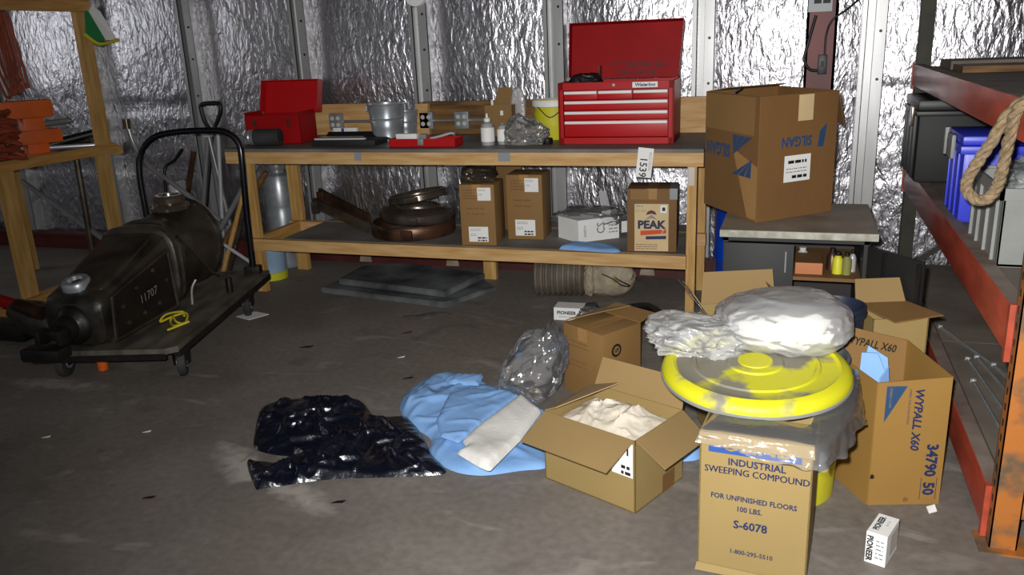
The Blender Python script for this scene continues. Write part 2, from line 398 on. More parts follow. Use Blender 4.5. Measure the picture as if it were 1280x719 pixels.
def drape(poly, step, base, edge, amp, sc, seed, z0=.002, st=(1, 1), ang=0, extra=None, curve=True):
    """crumpled sheet lying inside an outline: real folded surface, closed at its rim"""
    if curve: poly = [(v.x, v.y) for v in smoothpts([(x, y, 0) for x, y in poly], 5, True)]
    xs = [p[0] for p in poly]; ys = [p[1] for p in poly]; bm = bmesh.new(); V = {}; cells = []
    nx = int((max(xs)-min(xs))/step)+2; ny = int((max(ys)-min(ys))/step)+2; ox, oy = min(xs)-step*.5, min(ys)-step*.5
    for i in range(nx):
        for j in range(ny):
            if inside((ox+(i+.5)*step, oy+(j+.5)*step), poly): cells.append((i, j))
    cs = set(cells); need = {(i+a, j+b) for i, j in cells for a in (0, 1) for b in (0, 1)}
    for (i, j) in need:
        p = (ox+i*step, oy+j*step); d, q = nearest(p, poly)
        rim = any((i-a, j-b) not in cs for a in (0, 1) for b in (0, 1))
        if rim: V[i, j] = bm.verts.new((q[0], q[1], z0)); continue
        f = 1-math.exp(-d/edge)
        z = z0+.003+f*base*(.75+.6*noise.noise((p[0]*4+seed, p[1]*4, .5)))+f*amp*crease(p[0], p[1], sc, seed, st, ang)
        if extra: z += extra(p[0], p[1])*f
        V[i, j] = bm.verts.new((p[0], p[1], max(z0+.002, z)))
    for i, j in cells: bm.faces.new((V[i, j], V[i+1, j], V[i+1, j+1], V[i, j+1]))
    return bm
def lump(c, dim, amp, sc, seed, sub=5, floor_=None, bm=None, shape=None):
    bm = bm or bmesh.new(); vs = bmesh.ops.create_icosphere(bm, subdivisions=sub, radius=1)['verts']; c = Vector(c)
    for v in vs:
        n = v.co.copy(); e = 1/max(1e-6, (abs(n.x)**2.6+abs(n.y)**2.6+abs(n.z)**2.6)**(1/2.6))
        k = 1+amp*(crease3(n, sc*1.2, seed)-.3+.6*noise.noise((n.x*1.2+seed, n.y*1.2, n.z*1.2)))
        p = n*e*k; p = Vector((p.x*dim[0], p.y*dim[1], p.z*dim[2]))
        if shape: p = shape(p, n)
        p += c
        if floor_ is not None and p.z < floor_: p.z = floor_+.001*abs(n.x)
        v.co = p
    return bm
def inv(root): return (Matrix.Translation(root.location) @ root.rotation_euler.to_matrix().to_4x4()).inverted()
def wp(name, bm, m, root, smooth=True, sub=None, label=None):
    """a part modelled in room coordinates, hung under its thing"""
    o = obj(name, bm, m, None, smooth); o.parent = root; o.matrix_parent_inverse = inv(root)
    if label: o['label'] = label
    return o
# ------------------------------------------------------------------ the building
WY = 5.47
struct('floor', b2(-7.3, 2.6, -3, 5.6, -.12, 0), 'concrete', 'worn grey concrete garage floor with stains', False)
wb = struct('wall_back', b2(-7.3, 2.6, WY+.05, WY+.13, 0, 3.4), 'ceil', 'back wall lined with silver foil insulation', False)
wl_ = struct('wall_left', b2(-7.38, -7.3, -3, 5.6, 0, 3.4), 'ceil', 'left garage wall lined with silver foil insulation', False)
for k in range(8):
    y0, y1 = -2.6+k*1.0, -1.6+k*1.0; bm = bmesh.new(); nx, nz = 16, 40; g = {}
    for i in range(nx+1):
        for j in range(nz+1):
            u, z = i/nx, 3.4*j/nz; y = y0+(y1-y0)*u
            g[i, j] = bm.verts.new((-7.27+.026*math.sin(math.pi*u)**.8+.02*noise.noise((y*1.7+k*3, z*1.1, 5)), y, z))
    for i in range(nx):
        for j in range(nz): bm.faces.new((g[i, j], g[i+1, j], g[i+1, j+1], g[i, j+1]))
    obj('foil_panel', bm, 'foil', wl_, True, 180)
struct('wall_right', b2(2.6, 2.68, -3, 5.6, 0, 3.4), 'ceil', 'dark right wall of the garage', False)
struct('ceiling', b2(-7.3, 2.6, -3, 5.6, 3.4, 3.5), 'ceil', 'dark garage ceiling', False)
wn = struct('window_1', b2(-7.255, -7.23, 2.6, 4.4, 1.45, 1.49, b2(-7.255, -7.23, 2.6, 4.4, 2.16, 2.2, b2(-7.255, -7.23, 2.6, 2.64, 1.49, 2.16, b2(-7.255, -7.23, 4.36, 4.4, 1.49, 2.16, b2(-7.255, -7.23, 3.48, 3.52, 1.49, 2.16))))), 'white', 'daylit window in the left wall', False)
me_ = bpy.data.materials.new('daylight'); me_.use_nodes = True; MT['daylight'] = me_
me_.node_tree.nodes['Principled BSDF'].inputs['Emission Color'].default_value = (.95, .97, 1, 1); me_.node_tree.nodes['Principled BSDF'].inputs['Emission Strength'].default_value = 1.9
for y0, y1 in ((2.64, 3.48), (3.52, 4.36)): obj('pane', b2(-7.25, -7.242, y0, y1, 1.49, 2.16), 'daylight', wn, False)
SX = [-6.32, -5.34, -4.38, -3.41, -2.47, -1.52, -.57, .39, 1.36]
edges = [-7.3]+SX+[2.6]
for k in range(len(edges)-1):
    x0, x1 = edges[k], edges[k+1]; bm = bmesh.new(); nx, nz = 22, 64; g = {}
    for i in range(nx+1):
        for j in range(nz+1):
            u, v = i/nx, j/nz; x = x0+(x1-x0)*u; z = 3.4*v
            bul = .028*math.sin(math.pi*u)**.8+.020*noise.noise((x*1.7+k*3, z*1.1, 2))+.012*ridge(x, z, 0, 2.6, k*2.3, (1.5, .6), .35)*math.sin(math.pi*u)
            seam = -.012*math.exp(-((z-1.17-.03*(k % 2))/.018)**2)-.012*math.exp(-((z-.70)/.018)**2)-.012*math.exp(-((z-2.35)/.018)**2)
            g[i, j] = bm.verts.new((x, WY+.035-bul-seam, z))
    for i in range(nx):
        for j in range(nz): bm.faces.new((g[i, j], g[i, j+1], g[i+1, j+1], g[i+1, j]))
    o = obj('foil_panel', bm, 'foil', wb, True, 180)
for k, x in enumerate(SX):
    bm = bmesh.new(); y1 = WY+.03
    b2(x-.075, x-.045, WY-.075, WY-.068, 0, 3.4, bm); b2(x-.075, x-.071, WY-.075, y1, 0, 3.4, bm)
    b2(x-.045, x+.0, WY-.022, WY-.018, 0, 3.4, bm); b2(x-.049, x-.045, WY-.075, WY-.018, 0, 3.4, bm)
    b2(x-.002, x+.062, WY-.078, WY-.072, 0, 3.4, bm); b2(x+.058, x+.062, WY-.078, y1, 0, 3.4, bm); b2(x-.002, x+.002, WY-.078, WY-.018, 0, 3.4, bm)
    o = struct('trim_%d' % (k+1), bm, 'stud', 'galvanised steel wall stud over the foil', False)
    for z in (1.25, 1.52, 1.75): obj('bolt', lathe([(0, .006), (.007, .006), (.009, 0), (0, 0)], None, 8, Matrix.Translation((x+.03, WY-.078, z)) @ Matrix.Rotation(R(90), 4, 'X')), 'black', o)
col = struct('trim_20', b2(.015, .185, WY-.10, WY-.09, 0, 3.4, b2(.015, .03, WY-.10, WY+.03, 0, 3.4, b2(.17, .185, WY-.10, WY+.03, 0, 3.4))), 'col_red', 'dark red steel building column', False)
struct('trim_21', b2(-7.2, 0, WY-.12, WY-.05, .0, .14, b2(-7.2, 0, WY-.15, WY-.12, .12, .14)), 'sill_red', 'dark red steel base channel along the back wall', False)
for x in (-3.05, -2.35, -.95):
    tag(obj('paper_scrap', slab([(x, WY-.155, .02), (x+.1, WY-.155, .02), (x+.09, WY-.155, .12), (x+.02, WY-.155, .11)], .004), 'plaster'), {-3.05: 'crumpled pale scrap on the red base channel under the bench left end', -2.35: 'pale scrap on the red base channel above the rubber mats', -.95: 'pale scrap on the red base channel right of the duct'}[x], 'scrap')
# sign, cable and switch on the column
t = thing('column_sign', 'small grey sign at the top of the red column', 'sign', (.085, WY-.103, 1.64))
obj('plate', b2(-.065, .065, -.008, 0, 0, .22), 'tape_grey', t, False)
F = fr((-.065, -.008, 0), (1, 0, 0), (0, 0, 1))
lines(t, F, .03, .10, .09, 1, .035, 'ink_black', 3, .7); lines(t, F, .03, .045, .09, 1, .035, 'ink_black', 5, .7)
t = thing('switch_box', 'small dark switch box with black cable on the red column', 'switch', (.115, WY-.103, 1.29))
obj('box', b2(-.025, .025, -.05, 0, 0, .11, None, .004), 'black', t); obj('rocker', b2(-.008, .008, -.058, -.05, .04, .075), 'rack_green', t, False)
obj('cable', tube(smoothpts([(-.02, -.02, .02), (-.07, -.025, .03), (-.1, -.03, .09), (-.08, -.03, .2), (-.05, -.02, .33)]), .009), 'black', t)
obj('cable', tube(smoothpts([(.01, -.02, .1), (.012, -.02, .22), (.04, -.03, .3), (.12, -.02, .36), (.2, 0, .43)]), .006), 'black', t)
tag(obj('wall_clock', lathe([(0, .03), (.075, .03), (.08, .0), (.0, .0)], None, 24, Matrix.Translation((-2.47, WY-.08, 1.875)) @ Matrix.Rotation(R(90), 4, 'X')), 'paper'), 'round white disc on the wall stud above the galvanised buckets', 'wall disc')

# ------------------------------------------------------------------ main workbench
BX0, BX1, BY0, BY1, BZ = -3.49, -.465, 4.5, 5.33, .962
t = thing('workbench', 'long wooden workbench with grey top and lower shelf against foil wall', 'workbench', (-1.98, 4.9, 0))
def WBp(n, bm, m='wood', lab=None): return wp(n, bm, m, t, False, label=lab)
WBp('tabletop', b2(BX0, BX1, BY0-.002, BY1, BZ-.02, BZ), 'ply')
WBp('front_board', b2(BX0, BX1, BY0, BY0+.04, BZ-.093, BZ-.018), 'wood')
WBp('back_board', b2(BX0, BX1, BY1-.04, BY1, BZ-.095, BZ-.02), 'wood')
for x in (BX0, BX1-.04): WBp('end_board', b2(x, x+.04, BY0+.04, BY1-.04, BZ-.095, BZ-.02), 'wood_y')
for x in (-3.4, -.548):
    WBp('leg', b2(x-.005, x+.065 if x < -1 else x+.045, BY0+.04, BY0+.08, 0, BZ-.095), 'wood_z'); WBp('leg', b2(x-.05, x+.04, 5.1, 5.14, 0, BZ-.02), 'wood_z')
WBp('leg', b2(-1.98, -1.89, 5.1, 5.14, 0, BZ-.02), 'wood_z')
WBp('shelf_front_board', b2(-3.41, -.548, BY0, BY0+.038, .298, .372), 'wood')
WBp('shelf_back_board', b2(-3.45, -.5, 5.06, 5.10, .298, .372), 'wood')
for x in (-3.36, -.6): WBp('shelf_side_board', b2(x-.04, x, BY0+.08, 5.06, .298, .372), 'wood_y')
WBp('shelf_panel', b2(-3.16, -.56, BY0+.039, 5.059, .36, .374), 'shelf_grey')
WBp('shelf_panel', b2(-3.16, -.56, 5.101, 5.3, .36, .374), 'shelf_grey')
for x, s in ((-2.55, .03), (-1.62, .045)): WBp('tape_patch', b2(x, x+s*1.6, BY0-.003, BY0, BZ-.07, BZ-.02), 'tape_grey', 'grey duct tape patch')
WBp('hinge_plate', b2(-.548, -.515, BY0+.036, BY0+.0395, .76, .86), 'alu', 'metal strap')
for x0, x1, z1, m in ((-3.47, -2.82, 1.175, 'wood'), (-2.44, -1.2, 1.18, 'wood_dark'), (-1.19, -.50, 1.178, 'wood')):
    WBp('splash_board', b2(x0, x1, BY1-.04, BY1-.004, BZ, z1), m)
WBp('splash_block', b2(-2.47, -2.38, BY1-.085, BY1-.045, BZ, 1.17), 'wood')
# lot tag
t = thing('lot_tag', 'white paper lot tag reading 1539 hanging from bench front', 'tag', (-.775, BY0-.008, .90))
Ft = fr((0, -.003, 0), (math.cos(R(-6)), 0, math.sin(R(-6))), (-math.sin(R(-6)), 0, math.cos(R(-6))))
o, r, u, n = Ft
obj('card', slab([o+r*a+u*b for a, b in ((-.042, -.09), (.042, -.09), (.042, .07), (-.042, .07))], .002), 'paper', t, False)
text(t, '1539', .055, Ft, -.008, -.035, 'ink_black', -90, bold=.0008); text(t, 'AUCTION', .022, Ft, .027, .0, 'ink_grey', -90)
# electrical boxes with conduit on the splash board
def jbox(x, lab, red=False):
    t = thing('outlet_box', lab, 'outlet box', (x, BY1-.045, 1.0))
    obj('box', b2(-.05, .05, -.04, 0, 0, .115, None, .006), 'galv', t)
    for a in (-.022, .022):
        for b in (.035, .08): obj('socket', lathe([(0, .004), (.013, .004), (.016, 0)], None, 10, Matrix.Translation((a, -.04, b)) @ Matrix.Rotation(R(90), 4, 'X')), 'alu', t)
    if red:
        obj('plug', b2(.052, .09, -.06, -.02, .02, .05, None, .004), 'red', t); obj('plug', b2(.052, .09, -.06, -.02, .06, .09, None, .004), 'red', t)
for a in ((-3.10, 'metal outlet box on splash board beside the small red toolbox', False), (-2.76, 'metal outlet box with red plugs left of the galvanised bucket', True), (-2.4, 'metal outlet box on the block right of the galvanised buckets', False), (-2.14, 'square metal outlet box left of the small brown cardboard carton', False)): jbox(*a)
for x0, x1, lab in ((-3.05, -2.815, 'thin conduit between the two outlet boxes left of the buckets'), (-2.35, -2.19, 'thin conduit left of the square outlet box'), (-2.09, -1.6, 'thin conduit running behind the brown carton and bottles')):
    tag(obj('conduit', tube([(x0, BY1-.055, 1.055), (x1, BY1-.055, 1.055)], .011), 'steel'), lab, 'conduit')

# ---- open red cantilever toolbox
t = thing('toolbox', 'small red metal toolbox with raised lid on bench left end', 'toolbox', (-3.48, 4.74, BZ+.001), 4)
w, d, h = .40, .22, .185
bm = bmesh.new(); b2(0, w, 0, .004, 0, h, bm); b2(0, w, d-.004, d, 0, h, bm); b2(0, .004, 0, d, 0, h+.02, bm); b2(w-.004, w, 0, d, 0, h+.02, bm); b2(0, w, 0, d, 0, .004, bm)
obj('body', bm, 'red_dark', t, False); obj('tray', b2(.01, w-.01, .01, d-.01, .12, .165), 'red_dark', t, False)
bm = bmesh.new(); th = R(12)
lx = .03
slab([(lx, d, h), (w+lx+.02, d, h), (w+lx+.02, d+.06, h+.205), (lx, d+.06, h+.205)], .005, bm)
slab([(w+lx+.02, d, h), (w+lx+.02, d-.07, h+.02), (w+lx+.02, d-.01, h+.215), (w+lx+.02, d+.06, h+.205)], .004, bm)
slab([(lx, d, h), (lx, d-.07, h+.02), (lx, d-.01, h+.215), (lx, d+.06, h+.205)], .004, bm)
slab([(lx, d+.06, h+.205), (w+lx+.02, d+.06, h+.205), (w+lx+.02, d-.01, h+.215), (lx, d-.01, h+.215)], .004, bm)
obj('lid', bm, 'red', t, False)
for x in (.07, .32): obj('latch', b2(x-.012, x+.012, -.008, 0, .115, .16, None, .002), 'rust_steel', t)
obj('slot', b2(.03, .17, -.002, 0, .02, .035), 'black', t, False)
tag(obj('black_rag', lump((-3.43, 5.1, 1.03), (.06, .06, .07), .12, 2, 3, 3, BZ+.001), 'black'), 'dark lumpy rag behind the small red toolbox', 'rag')
# ---- oil filter like canister
t = thing('canister', 'black cylinder with shiny metal end lying before the small red toolbox', 'canister', (-3.27, 4.66, BZ+.057))
mt = Matrix.Rotation(R(78), 4, 'Y')
obj('body', lathe([(0, -.08), (.05, -.08), (.054, -.075), (.054, .09), (.05, .095), (0, .095)], None, 28, Matrix.Rotation(R(8), 4, 'Z') @ AX), 'rubber', t)
obj('end_cap', lathe([(0, -.125), (.03, -.125), (.047, -.12), (.05, -.112), (.046, -.104), (.05, -.095), (.05, -.081), (0, -.081)], None, 24, Matrix.Rotation(R(8), 4, 'Z') @ AX), 'galv', t)
# ---- flat open case
t = thing('tool_case', 'open flat black case with silver strips beside the canister', 'case', (-2.92, 4.62, BZ+.001), 3)
obj('base_tray', b2(0, .44, 0, .2, 0, .035, None, .004), 'cabinet', t); obj('lid', slab([(0, .2, .03), (.44, .2, .03), (.44, .25, .06), (0, .25, .06)], .012), 'black', t, False)
for k, (y, m) in enumerate(((.03, 'chrome'), (.085, 'black'), (.12, 'chrome'))): obj('strip', b2(.01, .36-.03*k, y, y+.025, .036, .046), m, t, False)
tag(obj('paper_packet', b2(-2.99, -2.81, 5.02, 5.06, BZ+.001, BZ+.075, None, .004), 'paper'), 'white packet with blue stripe behind the flat black case', 'packet')
o = bpy.data.objects['paper_packet']; s = obj('stripe', b2(-2.925, -2.905, 5.018, 5.0205, BZ+.003, BZ+.073), 'ink_blue', o, False)
# ---- galvanised buckets
def bucket(lab, x, y, s, rzz):
    t = thing('galvanised_bucket', lab, 'bucket', (x, y, BZ+.001), rzz, 'galvanised buckets on the bench')
    P = [(.0, .004), (.088, .004), (.09, .0), (.094, .02), (.092, .03), (.098, .075), (.104, .125), (.101, .13), (.106, .137), (.104, .145), (.115, .215), (.121, .22), (.119, .228), (.112, .224), (.1, .13), (.086, .012), (0, .01)]
    obj('body', lathe([(r*s, z*s) for r, z in P], None, 36), 'galv', t)
    for a in (-1, 1): obj('ear', bx((a*.118*s, 0, .2*s), (.01, .03, .04)), 'galv', t, False)
    obj('bail', tube(smoothpts([(-.12*s, 0, .205*s), (-.105*s, .07*s, .216*s), (0, .128*s, .22*s), (.105*s, .07*s, .216*s), (.12*s, 0, .205*s)]), .003), 'steel', t)
bucket('shiny galvanised bucket, front one of the pair on bench', -2.53, 4.93, 1.06, 15)
bucket('dull galvanised bucket half hidden behind the shiny one', -2.51, 5.155, .76, 60)
# ---- red tray
t = thing('parts_tray', 'low red metal tray with handle hinge on bench edge', 'tray', (-2.345, 4.57, BZ+.001), 2)
bm = bmesh.new(); w, d, h = .43, .13, .05
b2(0, w, 0, .004, 0, h, bm); b2(0, w, d-.004, d, 0, h, bm); b2(0, .004, 0, d, 0, h, bm); b2(w-.004, w, 0, d, 0, h, bm); b2(0, w, 0, d, 0, .004, bm)
obj('body', bm, 'red', t, False); obj('latch', b2(.19, .225, -.006, 0, .012, .05, None, .002), 'steel', t); obj('handle', tube(smoothpts([(0, .06, .03), (-.03, .06, .05), (-.06, .09, .035)]), .006), 'rack_green', t)
tag(obj('white_block', bx((-2.24, 4.62, BZ+.062), (.14, .05, .035), None, .008), 'paper'), 'white block lying in the left of the red tray', 'block')
tag(obj('grease_tube_cap', bx((-2.135, 4.625, BZ+.06), (.04, .045, .03), None, .004), 'grey_plastic'), 'small grey grease tube cap beside the white block in red tray', 'block')  # cap of a grease tube, modelled as a plain bevelled box
t = tag(obj('wrench', tube(smoothpts([(-2.1, 4.64, BZ+.045), (-2.03, 4.64, BZ+.06), (-1.97, 4.65, BZ+.075), (-1.945, 4.65, BZ+.07)]), [.008]*6*3+[.013]), 'chrome'), 'chrome wrench lying in the right of the red tray', 'wrench')
# ---- brown carton with display cut
t = carton('small_carton', 'brown open carton standing behind the two small bottles', 'carton', (-1.92, 5.1, BZ+.001), 2, .19, .16, .2, 'card_b', 'card_b')
obj('back_flap', slab([(0.02, .16, .2), (.19, .16, .2), (.14, .17, .3), (.05, .17, .3)], .004), 'card_b', t, False)
obj('tab', b2(.11, .13, -.004, 0, .135, .165, None, .002), 'paper', t); obj('tab', b2(.05, .066, .0, .004, .2, .235, None, .002), 'paper', t)
tag(obj('plastic_pouch', lump((-1.72, 5.2, 1.13), (.05, .02, .13), .1, 2, 8, 4), 'bag_white'), 'upright cloudy plastic pouch beside the brown carton', 'pouch')
def bottle(lab, x, y, h, r, cap):
    t = thing('small_bottle', lab, 'bottle', (x, y, BZ+.001))
    obj('body', lathe([(0, 0), (r, 0), (r*1.02, .01), (r, h*.62), (r*.8, h*.7), (r*.35, h*.74), (r*.35, h*.76), (0, h*.76)], None, 20), 'bottle', t)
    obj('label_band', lathe([(r*1.04, h*.12), (r*1.04, h*.56)], None, 20), 'paper', t)
    if cap: obj('nozzle', lathe([(r*.5, h*.74), (r*.5, h*.84), (r*.2, h*.88), (r*.12, h), (0, h)], None, 12), 'white', t)
bottle('clear bottle with white pointed nozzle, left one beside the clear bag', -1.745, 4.68, .185, .04, True)
bottle('short white bottle between the nozzle bottle and the clear bag', -1.665, 4.72, .16, .032, False)
tag(obj('clear_bag', lump((-1.53, 4.74, BZ+.055), (.125, .09, .095), .22, 1.6, 4, 5, BZ+.002, None, lambda p, n: Vector((p.x, p.y, p.z*(.75+.45*math.exp(-((n.x+.4)/.5)**2))))), 'film'), 'clear plastic bag of parts on bench beside the bottles', 'bag')
t = thing('yellow_bucket', 'yellow and white plastic pail behind the red tool chest', 'pail', (-1.43, 5.0, BZ+.001))
obj('body', lathe([(0, 0), (.095, 0), (.1, .01), (.115, .2), (.123, .205), (.125, .225), (.12, .235), (.11, .23), (.09, .02), (0, .015)], None, 32), 'yellow', t)
obj('rim_band', lathe([(.117, .196), (.1265, .2), (.1285, .225), (.122, .238), (.112, .232)], None, 32), 'white', t)
obj('bail', tube(smoothpts([(-.06, -.115, .2), (.02, -.14, .14), (.09, -.1, .19)]), .003), 'black', t)
obj('print_swirl', lathe([(.1135, .09), (.1185, .17)], None, 40), 'yellow', t)
tag(obj('black_can_lid', lathe([(0, 0), (.03, 0), (.032, .004), (.032, .03), (.028, .034), (0, .034)], None, 20, Matrix.Translation((-1.395, 4.74, BZ+.001))), 'black'), 'short black can lid at the foot of the yellow pail', 'can lid')  # loose black can lid, not a tin
# ---- red tool chest
CX, CY = -1.318, 4.72
t = thing('tool_chest', 'red multi drawer tool chest with lid open on bench', 'tool chest', (CX, CY, BZ+.001), 1.2)
w, d, h = .662, .30, .345
bm = bmesh.new(); b2(0, .012, 0, d, 0, h, bm); b2(w-.012, w, 0, d, 0, h, bm); b2(0, w, d-.01, d, 0, h, bm); b2(0, w, .0, d, 0, .035, bm); b2(0, w, 0, .02, .305, h, bm)
b2(0, .03, 0, .02, 0, h, bm); b2(w-.03, w, 0, .02, 0, h, bm); b2(.03, w-.03, .02, d, .29, .295, bm)
obj('case', bm, 'red', t, False)
rows = [(.25, .302, 3), (.192, .247, 1), (.137, .189, 1), (.04, .134, 1)]
for z0, z1, n in rows:
    for k in range(n):
        x0 = .032+(w-.064)*k/n+.002; x1 = .032+(w-.064)*(k+1)/n-.002
        dr = obj('drawer', b2(x0, x1, .005, .25, z0, z1, None, .0015), 'red', t); obj('pull', bx(((x0+x1)/2, .0, z1-.013), (x1-x0-.006, .014, .016), None, .003), 'white', dr)
obj('lock', lathe([(0, .006), (.008, .006), (.01, 0)], None, 14, Matrix.Translation((.325, 0, .328)) @ Matrix.Rotation(R(90), 4, 'X')), 'steel', t)
F = faces(w, d, h)
patch(t, 'badge', F[FF], rc(.43, .311, .57, .341), 'paper'); text(t, 'Waterloo', .026, F[FF], .5, .326, 'ink', 0, 1.1, .0008, .0026, shear=.2)
obj('contents_liner', b2(.03, w-.03, .025, d-.012, .296, .32), 'black', t, False)
bm = bmesh.new(); lz0, lz1, ly = h+.008, h+.315, .235; sk = .045
slab([(sk-.02, ly, lz0), (w-.0, ly, lz0), (w+.02, ly+.05, lz1), (sk-.02, ly+.05, lz1)], .004, bm)
slab([(w, ly, lz0), (w, ly-.06, lz0+.02), (w+.02, ly-.02, lz1+.012), (w+.02, ly+.05, lz1)], .004, bm)
slab([(sk-.02, ly, lz0), (sk-.02, ly-.06, lz0+.02), (sk-.02, ly-.02, lz1+.012), (sk-.02, ly+.05, lz1)], .004, bm)
slab([(sk-.02, ly+.05, lz1), (w+.02, ly+.05, lz1), (w+.02, ly-.02, lz1+.012), (sk-.02, ly-.02, lz1+.012)], .004, bm)
lid = obj('lid', bm, 'red_dark', t, False)
Fl = fr((sk, ly-.003, lz0), (1, 0, 0), (0, .05, .307))
text(lid, 'P/T DEMAR LA', .05, Fl, .375, .075, 'ink_black', 0, 1.0, 0, .003); text(lid, 'FOR LOANER', .032, Fl, .37, .03, 'ink_black', 0, 1.15, .0006, .003)
obj('lid_stay', b2(.205, .217, .15, .2, h-.02, h+.085), 'rust_steel', t, False)
tag(obj('dark_rag', lump((CX+.14, CY+.11, BZ+h+.0), (.09, .05, .045), .25, 2, 5, 4, BZ+h-.02), 'black'), 'dark cloth lying in the top of the red tool chest', 'rag')

# ------------------------------------------------------------------ lower shelf contents
def hoop(lab, x, y, z, r, hgt, tilt, tr, m, group='steel hoops on the lower shelf', dish=False):
    t = thing('steel_hoop', lab, 'hoop', (x, y, z), 0, group)
    mx = Matrix.Rotation(R(tilt), 4, 'X') @ Matrix.Rotation(R(tr), 4, 'Y')
    P = [(r, 0), (r+.006, hgt*.15), (r+.004, hgt*.85), (r-.004, hgt), (r-.012, hgt), (r-.004, hgt*.8), (r-.002, hgt*.2), (r-.008, 0), (r, 0)]
    obj('band', lathe(P, None, 48, mx), m, t)
    if dish: obj('web', lathe([(r-.006, hgt*.92), (r*.9, hgt*1.12), (r*.72, hgt*1.35), (r*.55, hgt*1.4), (r*.5, hgt*1.3)], None, 48, mx), m, t)
    obj('clamp', bx((r*.3, -r-.008, hgt*.5), (.08, .014, hgt*.7), None, .003), m, t).matrix_local = mx
hoop('widest rusty steel hoop at the bottom of the shelf pile', -2.35, 4.83, .378, .27, .085, 0, 0, 'rust_steel')
hoop('dished dark steel ring in the middle of the hoop pile', -2.33, 4.86, .47, .24, .06, 0, 3, 'dark_steel', dish=True)
hoop('smaller tilted steel ring on top of the hoop pile', -2.36, 4.95, .575, .19, .045, 0, -9, 'dark_steel')
t = thing('steel_strap', 'long rusty steel strap, upper one sticking out left of hoops', 'strap', (-2.85, 4.92, .44), 0, 'straps sticking out left of the hoop pile')
obj('band', bar((-.36, .2, .13), (.2, -.12, .02), .02, .07), 'rust_steel', t, False); obj('end_bracket', bx((-.33, .17, .1), (.06, .04, .09), None, .006), 'rust_steel', t)
t = thing('steel_strap', 'long dark steel strap, lower one sticking out left of hoops', 'strap', (-2.84, 4.8, .41), 0, 'straps sticking out left of the hoop pile')
obj('band', bar((-.36, .22, .11), (.22, -.085, .015), .02, .07), 'dark_steel', t, False); obj('end_bracket', bx((-.34, .2, .08), (.05, .04, .08), None, .006), 'dark_steel', t)
def lbox(lab, x, y, rz, w, d, h, lean, seed):
    t = carton('labelled_carton', lab, 'carton', (x, y, .3755), rz, w, d, h, 'card_b', closed=True, group='labelled cartons on the lower shelf')
    F = faces(w, d, h)[FF]
    label_card(t, F, w*.52, h*.74, w*.9, h*.95, seed, False); label_card(t, F, w*.22, h*.06, w*.78, h*.31, seed+3)
    lines(t, F, w*.12, h*.9, w*.36, 4, h*.045, 'ink_faint', seed+7, .5); lines(t, F, w*.2, h*.6, w*.5, 2, h*.09, 'ink_faint', seed+9, .25)
    return t
t = lbox('brown carton with two white labels, left of the shelf pair', -1.895, 4.545, 6, .215, .24, .37, 0, 1); t.rotation_euler.y = R(0)
lbox('brown carton with two white labels, right of the shelf pair', -1.665, 4.74, 3, .225, .22, .40, 0, 11)
tag(obj('dark_bag', lump((-1.81, 4.68, .79), (.10, .1, .06), .25, 1.8, 3, 4, .748), 'dark_steel'), 'dark plastic bag crumpled on top of the left labelled carton', 'bag')
t = thing('board_offcut', 'brown board resting behind the labelled cartons', 'board', (-1.75, 5.0, .3755)); obj('panel', b2(-.12, .1, 0, .02, 0, .49), 'card_d', t, False); obj('edge_strip', b2(-.12, .1, -.004, .0, .45, .49), 'card_b', t, False)
# white dispenser box in a bag
t = thing('glove_box', 'white printed box in open plastic bag on the lower shelf', 'box', (-1.21, 4.71, .3755), 0)
ex = Vector((math.cos(R(38)), math.sin(R(38)), 0)); ey = Vector((-math.sin(R(52)), math.cos(R(52)), 0)); bm = bmesh.new()
q = [Vector((0, 0, 0)), ex*.27, ex*.27+ey*.2, ey*.2]
bb = prism([(v.x, v.y) for v in q], 0, .135); obj('body', bb, 'paper', t, False)
Fg = fr((0, 0, 0), ex, (0, 0, 1)); text(t, 'CS', .075, Fg, .15, .075, 'ink_grey', 90, .8, .001); text(t, 'SAFETY', .022, Fg, .045, .065, 'ink_black', 90)
lines(t, Fg, .2, .1, .06, 4, .02, 'ink_grey', 4); patch(t, 'ticket', fr((0, 0, 0), ex, (0, 0, 1)), rc(.285, .03, .34, .1), 'paper')
obj('bag', lump((.03, .2, .13), (.2, .1, .05), .3, 1.5, 5, 4, .02), 'film', t); obj('bag_tail', slab([(.1, .22, .13), (.16, .2, .14), (.12, .24, .27), (.07, .25, .27)], .004), 'bag_white', t, False)
tag(obj('folded_blue_cloth', drape([(-1.285, 4.53), (-1.245, 4.665), (-1.0, 4.66), (-.945, 4.63), (-.915, 4.52), (-.96, 4.502), (-1.12, 4.515)], .01, .025, .012, .008, 5, 3, .376, curve=False), 'cloth_blue'), 'flat blue shop cloth on the lower shelf edge', 'cloth')
t = carton('antifreeze_carton', 'cardboard carton with PEAK print on the right of lower shelf', 'carton', (-.885, 4.55, .3755), 5, .275, .22, .36, 'card_d', closed=True)
F = faces(.275, .22, .36)[FF]; w, h = .275, .36; F = (F[0]+Vector((.03, 0, 0)), *F[1:])
patch(t, 'print_panel', F, rc(.012, .005, .2, .275), 'card_light', .0008)
text(t, 'PEAK', .062, F, .105, .155, 'ink', 0, 1.05, .003); patch(t, 'orange_band', F, [(.045, .095), (.188, .108), (.188, .13), (.045, .122)], 'ink_red', .0016)
patch(t, 'dark_band', F, [(.075, .072), (.188, .075), (.188, .094), (.075, .09)], 'ink', .0016); text(t, '7', .03, F, .168, .118, 'card_light', 0, 1, .001, .0022)
patch(t, 'emblem', F, [(.075, .212), (.085, .232), (.105, .24), (.125, .232), (.135, .212), (.105, .22)], 'ink_maroon', .0016); patch(t, 'peak_mark', F, [(.07, .185), (.105, .215), (.14, .185), (.105, .195)], 'ink_grey', .0016)
